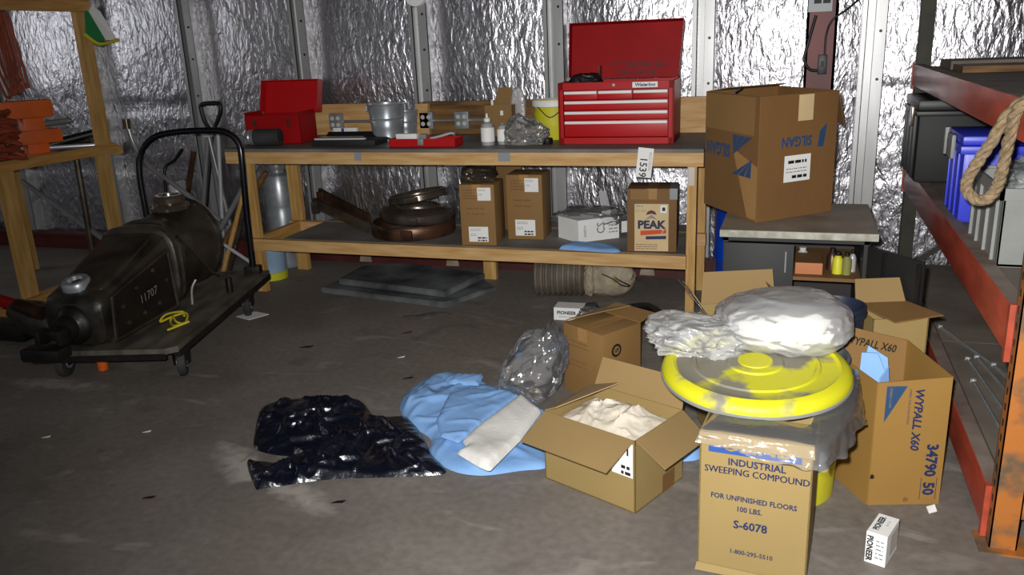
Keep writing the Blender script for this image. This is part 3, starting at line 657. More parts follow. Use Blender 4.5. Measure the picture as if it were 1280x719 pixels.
patch(t, 'arrow_box', F, rc(.155, .225, .19, .268), 'paper', .0014); lines(t, F, .165, .235, .02, 1, .03, 'ink_black', 1, .7); text(t, '6/1 GAL', .018, F, .05, .235, 'ink_grey', 0); lines(t, F, .02, .26, .04, 1, .015, 'ink_grey', 2); lines(t, F, .02, .04, .12, 3, .012, 'ink_faint', 6)
obj('side_tape', b2(.02, .12, -.0012, .001, .30, .358), 'card_b', t, False); obj('corner_wrap', b2(.235, .277, -.0015, .18, .30, .361), 'tape_grey', t, False)

# ------------------------------------------------------------------ under the bench
def rmat(lab, poly, z, th, seed):
    bm = prism(poly, z, z+th); bmesh.ops.bevel(bm, geom=bm.edges[:], offset=.006, segments=2, affect='EDGES')
    bmesh.ops.subdivide_edges(bm, edges=bm.edges[:], cuts=2, use_grid_fill=True)
    for v in bm.verts: v.co.z += .012*noise.noise((v.co.x*4+seed, v.co.y*4, 0))*(1 if v.co.z > z+th/2 else .0)
    return tag(obj('rubber_mat', bm, 'mat_dust'), lab, 'mat', 'rubber mats under the bench')
rmat('bottom dusty black rubber mat of the stack under the bench', [(-2.94, 4.58), (-1.99, 4.44), (-1.80, 4.84), (-1.95, 5.0), (-2.9, 5.02)], .001, .035, 1)
rmat('top dusty black rubber mat of the stack under the bench', [(-2.85, 4.66), (-2.02, 4.52), (-1.92, 4.97), (-2.6, 5.12), (-2.86, 5.0)], .042, .04, 5)
t = thing('flexible_duct', 'ribbed grey flexible duct coil lying under the bench', 'duct', (-1.38, 4.84, .13), 8)
prof = []
for k in range(9):
    x = -.14+k*.034; prof += [(.118, x), (.13, x+.008), (.13, x+.022), (.118, x+.03)]
obj('ribbed_tube', lathe(prof+[(.10, .17), (.095, -.14), (.118, -.14)], None, 40, AX), 'duct', t)
t = thing('wrapped_roll', 'pale plaster coloured roll with wire beside the flexible duct', 'roll', (-1.09, 4.9, .115), 12)
obj('roll', lump((0.03, 0, 0), (.15, .11, .112), .1, 1.5, 6, 5, -.113), 'plaster', t); obj('cuff', lump((-.1, -.03, .0), (.04, .09, .10), .15, 2, 2, 4, -.11), 'plaster', t)
obj('wire', tube(smoothpts([(-.02, -.11, .05), (.05, -.125, .02), (.1, -.12, -.02), (.15, -.1, -.03), (.09, -.125, .01), (.06, -.12, .03)]), .004), 'black', t)
obj('olive_band', lathe([(.1135, -.02), (.115, .0), (.1135, .02)], None, 30, Matrix.Translation((.06, 0, 0)) @ AX), 'olive', t)
def small_white(name, lab, loc, rz, w, d, h, txt, dirn):
    t = thing(name, lab, 'box', loc, rz, 'small white bearing boxes'); obj('body', b2(0, w, 0, d, 0, h, None, .002), 'paper', t, False); F = faces(w, d, h)
    return t, F
t, F = small_white('parts_box', 'small white PIONEER box on the floor under the bench', (-1.275, 4.36, .001), 2, .165, .11, .075, '', 0)
text(t, 'PIONEER', .028, F[FF], .075, .045, 'ink_black', 0, 1, .001); lines(t, F[FF], .03, .02, .1, 1, .012, 'ink_grey', 2)
tag(obj('crumpled_film', lump((-1.06, 4.36, .03), (.07, .05, .05), .3, 2, 5, 4, .002), 'film'), 'crumpled clear film right of the white box under bench', 'plastic film')
tag(obj('dark_tape_roll', lump((-1.08, 4.47, .03), (.05, .04, .05), .2, 2, 7, 3, .002), 'rubber'), 'dark rubber scrap behind the white box under bench', 'scrap')
tag(obj('foil_scrap', drape([(-2.18, 4.22), (-2.1, 4.28), (-1.98, 4.36), (-1.9, 4.33), (-1.97, 4.25), (-2.08, 4.2)], .012, .012, .03, .02, 9, 4), 'film'), 'crumpled clear plastic scrap in front of the rubber mats', 'plastic scrap')
tag(obj('paper_scrap', slab([(-3.2, 4.02, .004), (-3.08, 3.98, .004), (-3.02, 4.1, .004), (-3.14, 4.13, .004)], .003), 'paper'), 'white paper scrap on the floor behind the cart', 'paper')
t = thing('paint_pail', 'pale blue pail with yellow base under the bench left end', 'pail', (-3.5, 4.86, .001)); obj('body', lathe([(0, .05), (.1, .05), (.105, .2), (.11, .21), (.108, .22), (0, .22)], None, 28), 'blue_ind', t); obj('base_band', lathe([(0, 0), (.105, 0), (.108, .05), (.1, .055), (0, .055)], None, 28), 'yellow', t)
t = thing('metal_can', 'tall shiny metal can standing behind the bench leg', 'can', (-3.6, 5.2, .001)); obj('body', lathe([(0, 0), (.11, 0), (.115, .02), (.115, .42), (.11, .44), (.112, .46), (.115, .6), (.09, .68), (.05, .7), (.05, .74), (0, .74)], None, 28), 'galv', t); obj('lid', lathe([(.055, .72), (.06, .73), (.06, .76), (0, .765)], None, 20), 'steel', t)
for k, (x, y, s) in enumerate(((-.95, 4.05, .05), (-2.05, 3.95, .05), (-2.5, 3.62, .06), (-1.75, 3.35, .04), (-2.6, 2.55, .03), (-3.0, 2.4, .03), (-1.9, 3.6, .03), (-1.5, 2.25, .04), (-.1, 3.95, .04), (-2.2, 2.1, .04))):
    nm = 'floor_debris'
    tag(obj('leaf_scrap', slab([(x, y, .005), (x+s, y+s*.2, .008), (x+s*1.2, y+s*.5, .012), (x+s*.3, y+s*.5, .004)], .003), ['card_d', 'rust_steel', 'black', 'black', 'paper', 'paper', 'paper', 'black', 'rubber', 'rust_steel'][k]),
        ['tan sliver of wood on the floor before the duct', 'rusty scrap on floor left of the pallet of boxes', 'thin dark staple shaped scrap on the floor beside the cart', 'small black scrap on floor behind the black trash bag', 'tiny white chip on the open floor left of the trash bag', 'tiny white chip farthest left on the open floor', 'tiny pale chip on the floor behind the trash bag', 'dark splinter on the floor in front of the trash bag', 'dark chip on the floor beside the bench leg', 'rusty splinter on the near floor'][k], 'debris')
# ------------------------------------------------------------------ platform cart (local y runs away from the camera)
CL, CRZ = (-3.14, 2.90, 0), 16.3
t = thing('platform_cart', 'low flat platform cart with black hoop handle carrying the gearbox', 'cart', CL, CRZ)
bm = prism([(-.38, .04), (-.33, 0), (.33, 0), (.38, .04), (.38, 1.42), (-.38, 1.42)], .175, .205)
obj('platform', bm, 'cart', t, False); obj('edge_frame', b2(.355, .385, .04, 1.42, .15, .18, b2(-.385, -.355, .04, 1.42, .15, .18, b2(-.33, .33, -.004, .02, .15, .18))), 'grease_dark', t, False)
for x, y, a in ((.325, .17, 20), (-.3, .2, 5), (.325, 1.12, 15), (-.3, 1.2, 0)):
    wl = obj('caster_wheel', lathe([(0, -.02), (.03, -.02), (.055, -.022), (.072, -.018), (.075, -.008), (.075, .008), (.072, .018), (.055, .022), (.03, .02), (0, .02)], None, 28, Matrix.Translation((x, y, .075)) @ Matrix.Rotation(R(a), 4, 'Z') @ AX), 'rubber', t)
    obj('hub', lathe([(0, -.026), (.03, -.026), (.032, .026), (0, .026)], None, 16, Matrix.Translation((x, y, .075)) @ Matrix.Rotation(R(a), 4, 'Z') @ AX), 'galv', wl)
    bm = bmesh.new()
    for s in (-.032, .032): slab([(x+s, y-.025, .065), (x+s, y+.025, .065), (x+s, y+.035, .17), (x+s, y-.035, .17)], .005, bm)
    bx((x, y, .165), (.08, .08, .01), bm); obj('caster_fork', bm, 'grease_dark', t, False)
hp = smoothpts([(.30, 1.36, .2), (.30, 1.38, .6), (.31, 1.39, .9), (.30, 1.40, 1.02), (.23, 1.4, 1.09), (.1, 1.4, 1.105), (-.1, 1.4, 1.10), (-.23, 1.4, 1.07), (-.32, 1.4, .98), (-.345, 1.39, .85), (-.34, 1.38, .6), (-.33, 1.36, .2)], 7)
obj('hoop_handle', tube(hp, .02, None, 12), 'black_gloss', t)
for x in (.30, -.33): obj('handle_socket', bx((x, 1.36, .225), (.1, .07, .06), None, .01), 'grease_dark', t)
obj('stake_post', tube([(.3, .95, .2), (.3, .95, .29)], .02), 'grease_dark', t)
# ------------------------------------------------------------------ truck gearbox on the cart
t = thing('truck_gearbox', 'large greasy dark truck gearbox lying on the platform cart', 'gearbox', CL, CRZ)
t.location = (CL[0]-.13*math.cos(R(CRZ)), CL[1]-.13*math.sin(R(CRZ)), .206); t.rotation_euler = (0, 0, R(CRZ-7))
def loft(secs, bm=None):
    bm = bm or bmesh.new(); rings = []
    for y, x0, z0, hw, hh, p in secs:
        ring = []
        for k in range(32):
            a = 2*math.pi*k/32; c, s = math.cos(a), math.sin(a); e = (abs(c)**p+abs(s)**p)**(-1/p)
            ring.append(bm.verts.new((x0+c*e*hw, y, max(.002, z0+s*e*hh))))
        rings.append(ring)
    for i in range(len(rings)-1):
        for k in range(32): bm.faces.new((rings[i][k], rings[i][(k+1) % 32], rings[i+1][(k+1) % 32], rings[i+1][k]))
    bm.faces.new(rings[0][::-1]); bm.faces.new(rings[-1]); return bm
obj('main_case', loft([(.05, 0, .12, .11, .105, 2.5), (.07, 0, .125, .155, .122, 4), (.10, 0, .13, .165, .128, 6), (.22, 0, .145, .172, .143, 7), (.58, 0, .205, .188, .203, 7), (.63, 0, .22, .2, .218, 6)]), 'grease', t)
fl_ = obj('arched_flange', loft([(.63, 0, .228, .212, .226, 4), (.64, 0, .236, .226, .234, 3.6), (.67, 0, .236, .226, .234, 3.6), (.68, 0, .226, .208, .224, 3.6), (.70, 0, .226, .208, .224, 3.4), (.705, 0, .236, .222, .234, 3.4), (.74, 0, .236, .222, .234, 3.2), (.75, 0, .226, .205, .224, 3)]), 'grease', t)
obj('rear_housing', loft([(.75, 0, .245, .195, .243, 2.8), (.83, 0, .25, .175, .235, 2.3), (.93, 0, .262, .18, .24, 2.1), (1.04, 0, .27, .205, .25, 2), (1.10, 0, .275, .215, .255, 2), (1.11, 0, .275, .225, .262, 2), (1.15, 0, .275, .225, .262, 2)]), 'grease', t)
for k in range(9):
    a = R(-20+k*27.5); obj('flange_bolt', lathe([(0, .012), (.012, .012), (.013, 0)], None, 6, Matrix.Translation((.212*math.cos(a), 1.109, .275+.248*math.sin(a))) @ Matrix.Rotation(R(90), 4, 'X')), 'dark_steel', fl_)
obj('output_housing', lathe([(0, -.12), (.03, -.12), (.03, -.09), (.055, -.09), (.06, -.08), (.062, -.04), (.085, -.02), (.1, .0), (.105, .02), (0, .02)], None, 28, Matrix.Translation((0, .05, .115)) @ Matrix.Rotation(R(-90), 4, 'X')), 'grease_dark', t)
yk = obj('output_yoke', bx((0, -.07, .11), (.13, .05, .05), None, .012), 'grease_dark', t)
for sx in (-.055, .055): obj('yoke_lug', bx((sx, -.10, .11), (.03, .07, .075), None, .01), 'grease_dark', yk)
pan = obj('side_cover', slab([(.176, .10, .035), (.198, .60, .045), (.196, .585, .335), (.172, .13, .225)], .02), 'grease_dark', t, False)
for a, b in (((.186, .09, .03), (.184, .12, .24)), ((.184, .12, .24), (.206, .60, .352)), ((.206, .60, .352), (.208, .615, .04)), ((.208, .615, .035), (.186, .09, .025))): obj('cover_rib', tube([a, b], .011, None, 8), 'grease', pan)
for y, z in ((.2, .08), (.33, .09), (.46, .1), (.55, .2), (.45, .28), (.3, .23), (.18, .17)): obj('cover_bolt', lathe([(0, .012), (.011, .012), (.012, 0)], None, 6, Matrix.Translation((.184+.03*(y-.1), y, z)) @ AX), 'dark_steel', pan)
text(pan, '11707', .06, fr((.190, .22, .10), (.045, 1, .12), (0, 0, 1)), .16, .05, 'ink_grey', 0, 1, 0, .008)
obj('top_cover', loft([(.14, 0, .255, .11, .018, 5), (.16, 0, .262, .125, .03, 5), (.56, 0, .405, .14, .03, 5), (.59, 0, .41, .13, .02, 5)]), 'grease', t)
for y in (.28, .38, .48): obj('shift_rib', bx((0, y, .30+(y-.25)*.36), (.22, .025, .025), None, .006), 'grease_dark', t)
obj('breather_ring', lathe([(0, .012), (.03, .012), (.038, .04), (.06, .04), (.068, .03), (.07, .0), (0, 0)], None, 28, Matrix.Translation((-.03, .17, .275)) @ Matrix.Rotation(R(14), 4, 'X')), 'galv', t)
obj('clutch_ring', lathe([(.05, 0), (.105, 0), (.11, .02), (.1, .035), (.082, .04), (.088, .07), (.075, .085), (.055, .085), (.05, .06), (.05, 0)], None, 28, Matrix.Translation((.03, .97, .50))), 'dark_steel', t)
obj('oil_line', tube(smoothpts([(.2, .72, .40), (.23, .80, .3), (.265, .9, .15), (.25, 1.0, .1)]), .008), 'grease', t)
obj('shift_lever', tube(smoothpts([(.24, .70, .015), (.245, .71, .1), (.265, .73, .15)]), .008), 'steel', t)
obj('mount_foot', bx((-.13, .12, .03), (.1, .14, .06), None, .01), 'grease', t); obj('mount_foot', bx((.13, .16, .03), (.08, .1, .06), None, .01), 'grease', t)
obj('front_bracket', bx((-.05, -.1, .03), (.2, .1, .055), None, .01), 'grease_dark', t)
bm = bmesh.new(); pts = [(.17+.06*math.cos(k*1.1)+.01*k, .47+.05*math.sin(k*1.7)-.015*k, .012+.012*((k*7) % 3)) for k in range(12)]+[(.24, .24, .012)]
o = tag(obj('yellow_twine', tube([Vector(p) for p in smoothpts(pts, 5)], .006, None, 6), 'yellow_rope'), 'tangle of yellow cord on the platform cart beside the gearbox', 'twine'); o.location = (CL[0], CL[1], .206); o.rotation_euler = (0, 0, R(CRZ))
t = thing('side_starter', 'dark rounded casting lying behind the gearbox near left bench', 'casting', (-3.86, 3.37, .0), 20); obj('body', lathe([(0, 0), (.09, 0), (.1, .03), (.1, .17), (.07, .25), (.05, .3), (0, .3)], None, 24, Matrix.Translation((0, 0, .1)) @ Matrix.Rotation(R(-62), 4, 'Y')), 'grease', t); obj('flange', lathe([(.1, 0), (.12, 0), (.12, .02), (.1, .02)], None, 24, Matrix.Translation((0, 0, .1)) @ Matrix.Rotation(R(-62), 4, 'Y')), 'steel', t)
tag(obj('orange_cup', lathe([(0, 0), (.025, 0), (.03, .08), (.027, .08), (.022, .01), (0, .01)], None, 14, Matrix.Translation((-3.36, 3.12, .001))), 'orange'), 'orange and white cup on the floor under the cart', 'cup')
# red jack handle
t = thing('floor_jack', 'red jack handle with steel socket sticking out at left edge', 'jack', (-4.2, 3.3, 0)); obj('handle', tube([(-.5, .05, .33), (.16, -.02, .25)], .035), 'red_dark', t); obj('socket', tube([(.14, -.018, .252), (.33, -.04, .23)], [.045, .04]), 'rust_steel', t); obj('chassis', b2(-.6, .1, .0, .14, .02, .12, None, .02), 'grease_dark', t)

# ------------------------------------------------------------------ left work stand
LX = -4.62
t = thing('wood_stand', 'rough wooden work stand with tall post and header at left', 'work stand', (-5.1, 4.2, 0))
wp('top_board', b2(-5.6, LX-.045, 2.9, 4.83, .93, .95), 'ply', t, False); wp('front_rail', b2(LX-.045, LX, 2.9, 4.78, .905, .97), 'wood_y', t, False); wp('end_rail', b2(-5.6, LX, 4.79, 4.83, .885, .945), 'wood', t, False)
for y in (3.86, 4.66): wp('leg', b2(LX-.075, LX-.035, y-.03, y+.075, .09, .904), 'wood_z', t, False)
wp('leg', b2(-5.6, -5.56, 4.66, 4.75, 0, .93), 'wood_z', t, False); wp('leg', b2(-5.6, -5.56, 3.3, 3.39, 0, .93), 'wood_z', t, False)
wp('base_rail', b2(LX-.09, LX, 2.9, 4.78, 0.0, .09), 'wood_y', t, False)
wp('tall_post', b2(LX-.06, LX-.02, 4.64, 4.75, .955, 2.6), 'wood_z', t, False); wp('header', b2(LX-.02, LX+.02, 2.9, 4.74, 1.86, 1.99), 'wood_y', t, False)
wp('cross_brace', bar((-5.5, 4.7, .7), (-4.72, 4.71, .2), .02, .03), 'steel', t, False)
wp('cross_brace', tube([(-4.95, 4.7, .05), (-4.93, 4.7, .9)], .022), 'dark_steel', t, False)
# orange vise / grinder
t = thing('bench_vise', 'orange painted vise with steel screw on the left work stand', 'vise', (-4.80, 4.22, .951), 65)
obj('upper_jaw', b2(-.26, .16, -.08, .08, .25, .36, None, .008), 'orange', t); obj('column', b2(-.03, .1, -.06, .06, .0, .25, None, .01), 'orange', t); obj('lower_jaw', b2(-.1, .19, -.07, .07, .08, .17, None, .01), 'orange', t)
obj('base_plate', b2(-.1, .14, -.1, .1, 0, .02), 'orange', t, False); obj('screw', tube([(.08, 0, .2), (.28, 0, .21)], .022), 'steel', t); obj('screw_handle', tube([(.27, -.07, .2), (.27, .07, .24)], .008), 'steel', t)
t = thing('cord_bundle', 'tangled reddish cord heaped beside the orange vise', 'cord', (-4.72, 3.86, .951)); rg = random.Random(3)
for s in range(5):
    pts = [(.13*math.cos(a*1.9+s)+rg.uniform(-.03, .03), .12*math.sin(a*2.3+s)+rg.uniform(-.03, .03), .03+.06*s*.9+.04*math.sin(a*3+s)+.03) for a in [k*.7 for k in range(14)]]
    obj('cord_loop', tube(smoothpts(pts, 4), .016, None, 7), 'cord_red', t)
t = thing('hanging_cable', 'brown cords hanging in loops at the far left edge', 'cable', (-4.6, 3.95, 1.33))
for k in range(5):
    x = k*.02; obj('cord_loop', tube(smoothpts([(-.03+x*.5, -.06+k*.03, .52), (-.02, -.03+k*.03, .2), (.0, .0+k*.035, .02+.02*k), (.01, .04+k*.03, .1), (-.02, .06+k*.02, .52)], 6), .009, None, 7), 'cord_red', t)
# tools lying on the stand
for k, (a, b, r, m, lab) in enumerate((((-4.95, 4.5, .99), (-4.7, 4.78, 1.06), .03, 'black', 'black pipe handle lying on the stand end'), ((-5.0, 4.3, .985), (-4.66, 4.62, .975), .014, 'chrome', 'short chrome bar lying across the stand front'), ((-5.25, 4.6, .99), (-4.75, 4.7, 1.0), .03, 'dark_steel', 'thick dark bar lying at the back of the stand'))):
    tag(obj('metal_bar', tube([a, b], r), m), lab, 'bar')
t = thing('pry_bar', 'curved grey steel bar leaning off the end of the left stand', 'bar', (-4.4, 4.86, .3)); obj('shaft', tube(smoothpts([(-.17, 0, .78), (-.13, .0, .62), (-.02, .0, .48), (.16, 0, .36), (.5, .02, .1)], 6), .018), 'steel', t); obj('tip', lathe([(0, -.02), (.028, -.02), (.028, .05), (0, .05)], None, 12, Matrix.Translation((-.175, 0, .78))), 'dark_steel', t)
# hanging flag like bag
t = thing('hanging_bag', 'white green and yellow bag hanging on the tall wooden post', 'bag', (-4.55, 4.68, 1.64))
obj('white_panel', slab([(.0, .02, .26), (.0, -.02, .22), (.02, .03, .03), (.03, .16, .035), (.02, .06, .22)], .012), 'white', t, False); obj('green_panel', slab([(.02, -.10, .06), (.02, -.07, .22), (.03, -.05, .22), (.04, .045, .035), (.04, .0, .02)], .014), 'green', t, False); obj('yellow_hem', tube(smoothpts([(.02, -.11, .075), (.035, -.03, .015), (.045, .03, .01), (.04, .165, .033)]), .012), 'yellow', t)

# ------------------------------------------------------------------ leaning tools between cart and bench
def pole(nm, lab, a, b, r, m, cat):
    return tag(obj(nm, tube([a, b], r), m), lab, cat, 'poles leaning left of the bench')
pole('chrome_pole', 'thin shiny chrome pole standing upright left of the bench', (-4.06, 5.05, .02), (-3.95, 5.05, 1.0), .014, 'chrome', 'pole')
pole('steel_pipe', 'grey steel pipe leaning against the bench left end', (-4.18, 4.9, .02), (-3.60, 4.98, .80), .02, 'steel', 'pipe')
pole('broom_handle', 'dark wooden handle leaning between the steel pipes', (-4.12, 4.95, .02), (-3.62, 5.1, .72), .022, 'wood_dark', 'handle')
pole('wood_stick', 'light wooden stick standing beside the bench front leg', (-3.95, 4.88, .0), (-3.68, 4.9, .62), .018, 'wood_z', 'stick')
pole('blue_pipe', 'dark blue grey pipe standing nearest the bench front leg', (-3.88, 4.86, .0), (-3.62, 4.88, .66), .016, 'dark_steel', 'pipe')
pole('chrome_tube', 'bright chrome tube lying low across the leaning poles', (-4.1, 4.8, .40), (-3.56, 4.84, .05), .013, 'chrome', 'tube')
t = thing('tripod', 'grey metal tripod legs folded behind the gearbox', 'tripod', (-4.12, 5.15, 0))
for a, b in (((-.16, 0, .35), (0, 0, .98)), ((.06, .03, .3), (.005, 0, .98)), ((-.05, .08, .3), (0, .02, .98))): obj('leg', tube([a, b], .017), 'steel', t)
obj('head', bx((0, 0, 1.0), (.06, .06, .07), None, .01), 'alu', t)
t = thing('shovel', 'black D handled shovel standing against the foil wall', 'shovel', (-4.14, 5.28, 0))
obj('shaft', tube([(-.2, -.04, .3), (-.04, 0, 1.0)], .018), 'black', t)
obj('grip', tube(smoothpts([(-.04, 0, .98), (-.09, .0, 1.06), (-.11, 0, 1.15), (-.1, 0, 1.19), (0, 0, 1.2), (.06, 0, 1.19), (.06, 0, 1.14), (.02, 0, 1.07), (-.04, 0, .98)], 6), .017), 'black', t)
obj('blade', slab([(-.33, -.05, .32), (-.12, -.05, .32), (-.15, -.07, .02), (-.22, -.08, 0), (-.3, -.07, .02)], .006), 'dark_steel', t, False)
t = thing('strap_iron', 'worn brown leather strap and handle leaning by the tripod', 'strap', (-4.22, 5.0, .3)); obj('strap', bar((-.1, 0, .1), (.06, .02, .58), .012, .04), 'rust_steel', t, False); obj('buckle', bx((.06, .02, .6), (.05, .015, .05), None, .006), 'steel', t)
t = thing('clamp_light', 'chrome clamp lamp with black cage behind the gearbox', 'lamp', (-4.3, 4.95, .6)); obj('shade', lathe([(.015, .1), (.03, .08), (.05, .04), (.07, 0), (.066, 0), (.045, .04), (.02, .085)], None, 20, Matrix.Rotation(R(-60), 4, 'X')), 'chrome', t); obj('cage', tube(smoothpts([(-.06, -.05, .0), (-.08, 0, .16), (0, .02, .22), (.1, 0, .3)]), .012), 'black', t)

# ------------------------------------------------------------------ blue barrel, cabinet
t = thing('plastic_barrel', 'blue plastic barrel between bench and metal cabinet', 'barrel', (-.145, 4.92, .001))
obj('body', lathe([(0, 0), (.25, 0), (.27, .02), (.285, .08), (.29, .28), (.297, .29), (.297, .31), (.29, .32), (.29, .56), (.297, .57), (.297, .59), (.29, .6), (.285, .8), (.265, .86), (.24, .88), (0, .87)], None, 48), 'barrel_blue', t)
for a in (-.13, .13): obj('bung', lathe([(0, .9), (.03, .9), (.032, .87)], None, 16, Matrix.Translation((a, 0, 0))), 'black', t)
KX0, KX1, KY0, KY1, KZ = -.275, .30, 3.55, 4.13, .75
t = thing('metal_cabinet', 'low charcoal metal cabinet with thick top and open right door', 'cabinet', (.01, 3.85, 0))
bm = bmesh.new(); b2(KX0, KX0+.02, KY0, KY1, 0, KZ-.03, bm); b2(KX1-.02, KX1, KY0, KY1, 0, KZ-.03, bm); b2(KX0, KX1, KY1-.02, KY1, 0, KZ-.03, bm); b2(KX0, KX1, KY0, KY1, .03, .05, bm); b2(KX0, KX1, KY0, KY1, KZ-.05, KZ-.03, bm)
wp('body', bm, 'cabinet', t, False); wp('countertop', b2(KX0-.015, KX1+.03, KY0-.02, KY1+.03, KZ-.03, KZ), 'cab_top', t, False); wp('top_edge', b2(KX0-.015, KX1+.03, KY0-.0225, KY0-.02, KZ-.03, KZ-.0008), 'cab_edge', t, False)
wp('shelf', b2(KX0+.02, KX1-.02, KY0+.03, KY1-.02, .53, .545), 'card_d', t, False); wp('inner_back', b2(KX0+.02, KX1-.02, KY1-.025, KY1-.02, .05, KZ-.05), 'cabinet_in', t, False)
dl = wp('door', b2(KX0+.005, .012, KY0-.018, KY0, .04, KZ-.055, None, .003), 'cabinet', t)
h1 = obj('handle', bx((-.005, KY0-.035, .475), (.055, .03, .028), None, .005), 'alu', dl); obj('lock_strip', bx((-.02, KY0-.021, .62), (.006, .006, .09)), 'steel', dl, False)
dh = Vector((KX1, KY0-.005, 0)); dd = Vector((.17, -.23, 0)).normalized()*.29
dr = wp('door', bx(dh+dd/2+Vector((0, 0, .37)), (.29, .018, .655), None, .003, Matrix.Rotation(math.atan2(dd.y, dd.x), 3, 'Z')), 'cabinet', t)
nn = Vector((-dd.y, dd.x, 0)).normalized()
for f in (.35, .97): obj('stiffener', bx(dh+dd*f-nn*.012+Vector((0, 0, .37)), (.02, .012, .64), None, .003, Matrix.Rotation(math.atan2(dd.y, dd.x), 3, 'Z')), 'black', dr)
obj('door_pull', lathe([(0, .012), (.01, .012), (.012, 0)], None, 12, Matrix.Translation(dh+dd*.93-nn*.02+Vector((0, 0, .5)))), 'chrome', dr)
t = thing('parts_bin', 'orange brown cardboard bin on the shelf inside the cabinet', 'bin', (.02, 3.62, .546)); obj('front', b2(0, .11, 0, .008, 0, .05, None, .002), 'brick_box', t); obj('body', b2(0, .11, .008, .2, 0, .045), 'card_d', t, False)
for k, (x, y, r, m, lab) in enumerate(((.19, 3.66, .022, 'yellow', 'small yellow oil bottle inside the open cabinet'), (.225, 3.65, .02, 'olive', 'olive bottle beside the yellow one inside the cabinet'), (.17, 3.72, .024, 'rust_steel', 'rusty can behind the yellow bottle in the cabinet'), (.25, 3.7, .016, 'bottle', 'clear small bottle at the right inside the cabinet'))):
    t = thing('shelf_bottle', lab, 'bottle', (x, y, .546)); obj('body', lathe([(0, 0), (r, 0), (r, .06), (r*.5, .078), (0, .078)], None, 14), m, t); obj('cap', lathe([(r*.45, .078), (r*.45, .095), (0, .095)], None, 12), 'black', t)
tag(obj('glass_jar', lathe([(0, 0), (.02, 0), (.021, .045), (.014, .05), (.016, .065), (0, .065)], None, 14, Matrix.Translation((.05, 3.84, .546))), 'alu'), 'small pale jar behind the bin in the cabinet', 'jar')
# ---- big SILGAN carton standing on one corner towards us
SA, SB, SD = Vector((-.151, 3.677)), Vector((-.415, 4.10)), Vector((.16, 3.98))
t = thing('shipping_carton', 'large brown SILGAN carton on the metal cabinet', 'carton', (SA.x, SA.y, KZ+.001))
w1 = (SB-SA); w2 = (SD-SA); H = .535
def sp(a, b, z): v = w1*a+w2*b; return Vector((v.x, v.y, z))
bm = bmesh.new()
ring = [(0, 0), (1, 0), (1, 1), (0, 1)]
for k in range(4): a, b = ring[k], ring[(k+1) % 4]; slab([sp(*a, 0), sp(*b, 0), sp(*b, H), sp(*a, H)], .006, bm)
slab([sp(*a, .003) for a in ring], .006, bm)
obj('body', bm, 'card_d', t, False)
n1 = Vector((w1.y, -w1.x)).normalized()
obj('flap', slab([sp(0, 1, H), sp(.1, 1, H), sp(.35, 1.18, H-.12), sp(.05, 1.16, H-.16)], .004), 'card_d', t, False)
obj('flap', slab([sp(1, .02, H), sp(1, .98, H), sp(.72, .9, H+.02), sp(.72, .1, H+.02)], .004), 'card_in', t, False)
Fl = fr(sp(1, 0, 0), sp(0, 0, 0)-sp(1, 0, 0), (0, 0, 1)); Fr = fr(sp(0, 0, 0), sp(0, 1, 0), (0, 0, 1)); L1, L2 = w1.length, w2.length
eps = .0045
text(t, 'SILGAN', .078, Fl, .135, .285, 'ink_blue_d', 180, .88, .0035, eps)
u0, u1, v0, v1 = .275, .45, .185, .36  # rayed emblem: two fans meeting on the diagonal
for k in range(3):
    a, b = k/3+.0, (k+1)/3-.035
    patch(t, 'emblem_ray', Fl, [(u0+.004, v0+.085), (u0+(u1-u0)*a, v1), (u0+(u1-u0)*b, v1)][::-1], 'ink_blue_d', eps)
    patch(t, 'emblem_ray', Fl, [(u1-.004, v1-.095), (u0+(u1-u0)*a, v0), (u0+(u1-u0)*b, v0)], 'ink_blue_d', eps)
lines(t, Fl, .1, .385, .14, 1, .02, 'ink_blue_d', 4, .4)
text(t, 'SILGAN', .06, Fr, .205, .335, 'ink_blue_d', 180, .85, .0022, eps); lines(t, Fr, .1, .37, .25, 1, .012, 'ink_blue_d', 7, .4); patch(t, 'emblem_ray', Fr, [(.325, .3), (.36, .3), (.375, .4), (.335, .37)], 'ink_blue_d', eps)
p = patch(t, 'paper_label', Fr, rc(.14, .16, .29, .275), 'paper', eps); lines(p, (Fr[0]+Fr[3]*.004, *Fr[1:]), .16, .24, .11, 1, .022, 'ink_black', 2, .6); lines(p, (Fr[0]+Fr[3]*.004, *Fr[1:]), .185, .175, .085, 1, .022, 'ink_black', 5, .6); lines(p, (Fr[0]+Fr[3]*.004, *Fr[1:]), .15, .215, .12, 2, .014, 'ink_grey', 9, .3)
patch(t, 'tape_strip', Fr, rc(.205, .42, .29, H-.005), 'card_light', eps); patch(t, 'tape_band', Fl, [(.0, .37), (L1*.92, .37), (L1*.93, .53), (0, .53)], 'card_b', .0037)
patch(t, 'corner_tape', Fl, [(L1*.55, .3), (L1*.999, .24), (L1*.999, .01), (L1*.85, .01)], 'tape', .004)
obj('handle_edge', tube([sp(.5, .02, H+.004), sp(.75, .3, H+.01)], .006), 'black', t)

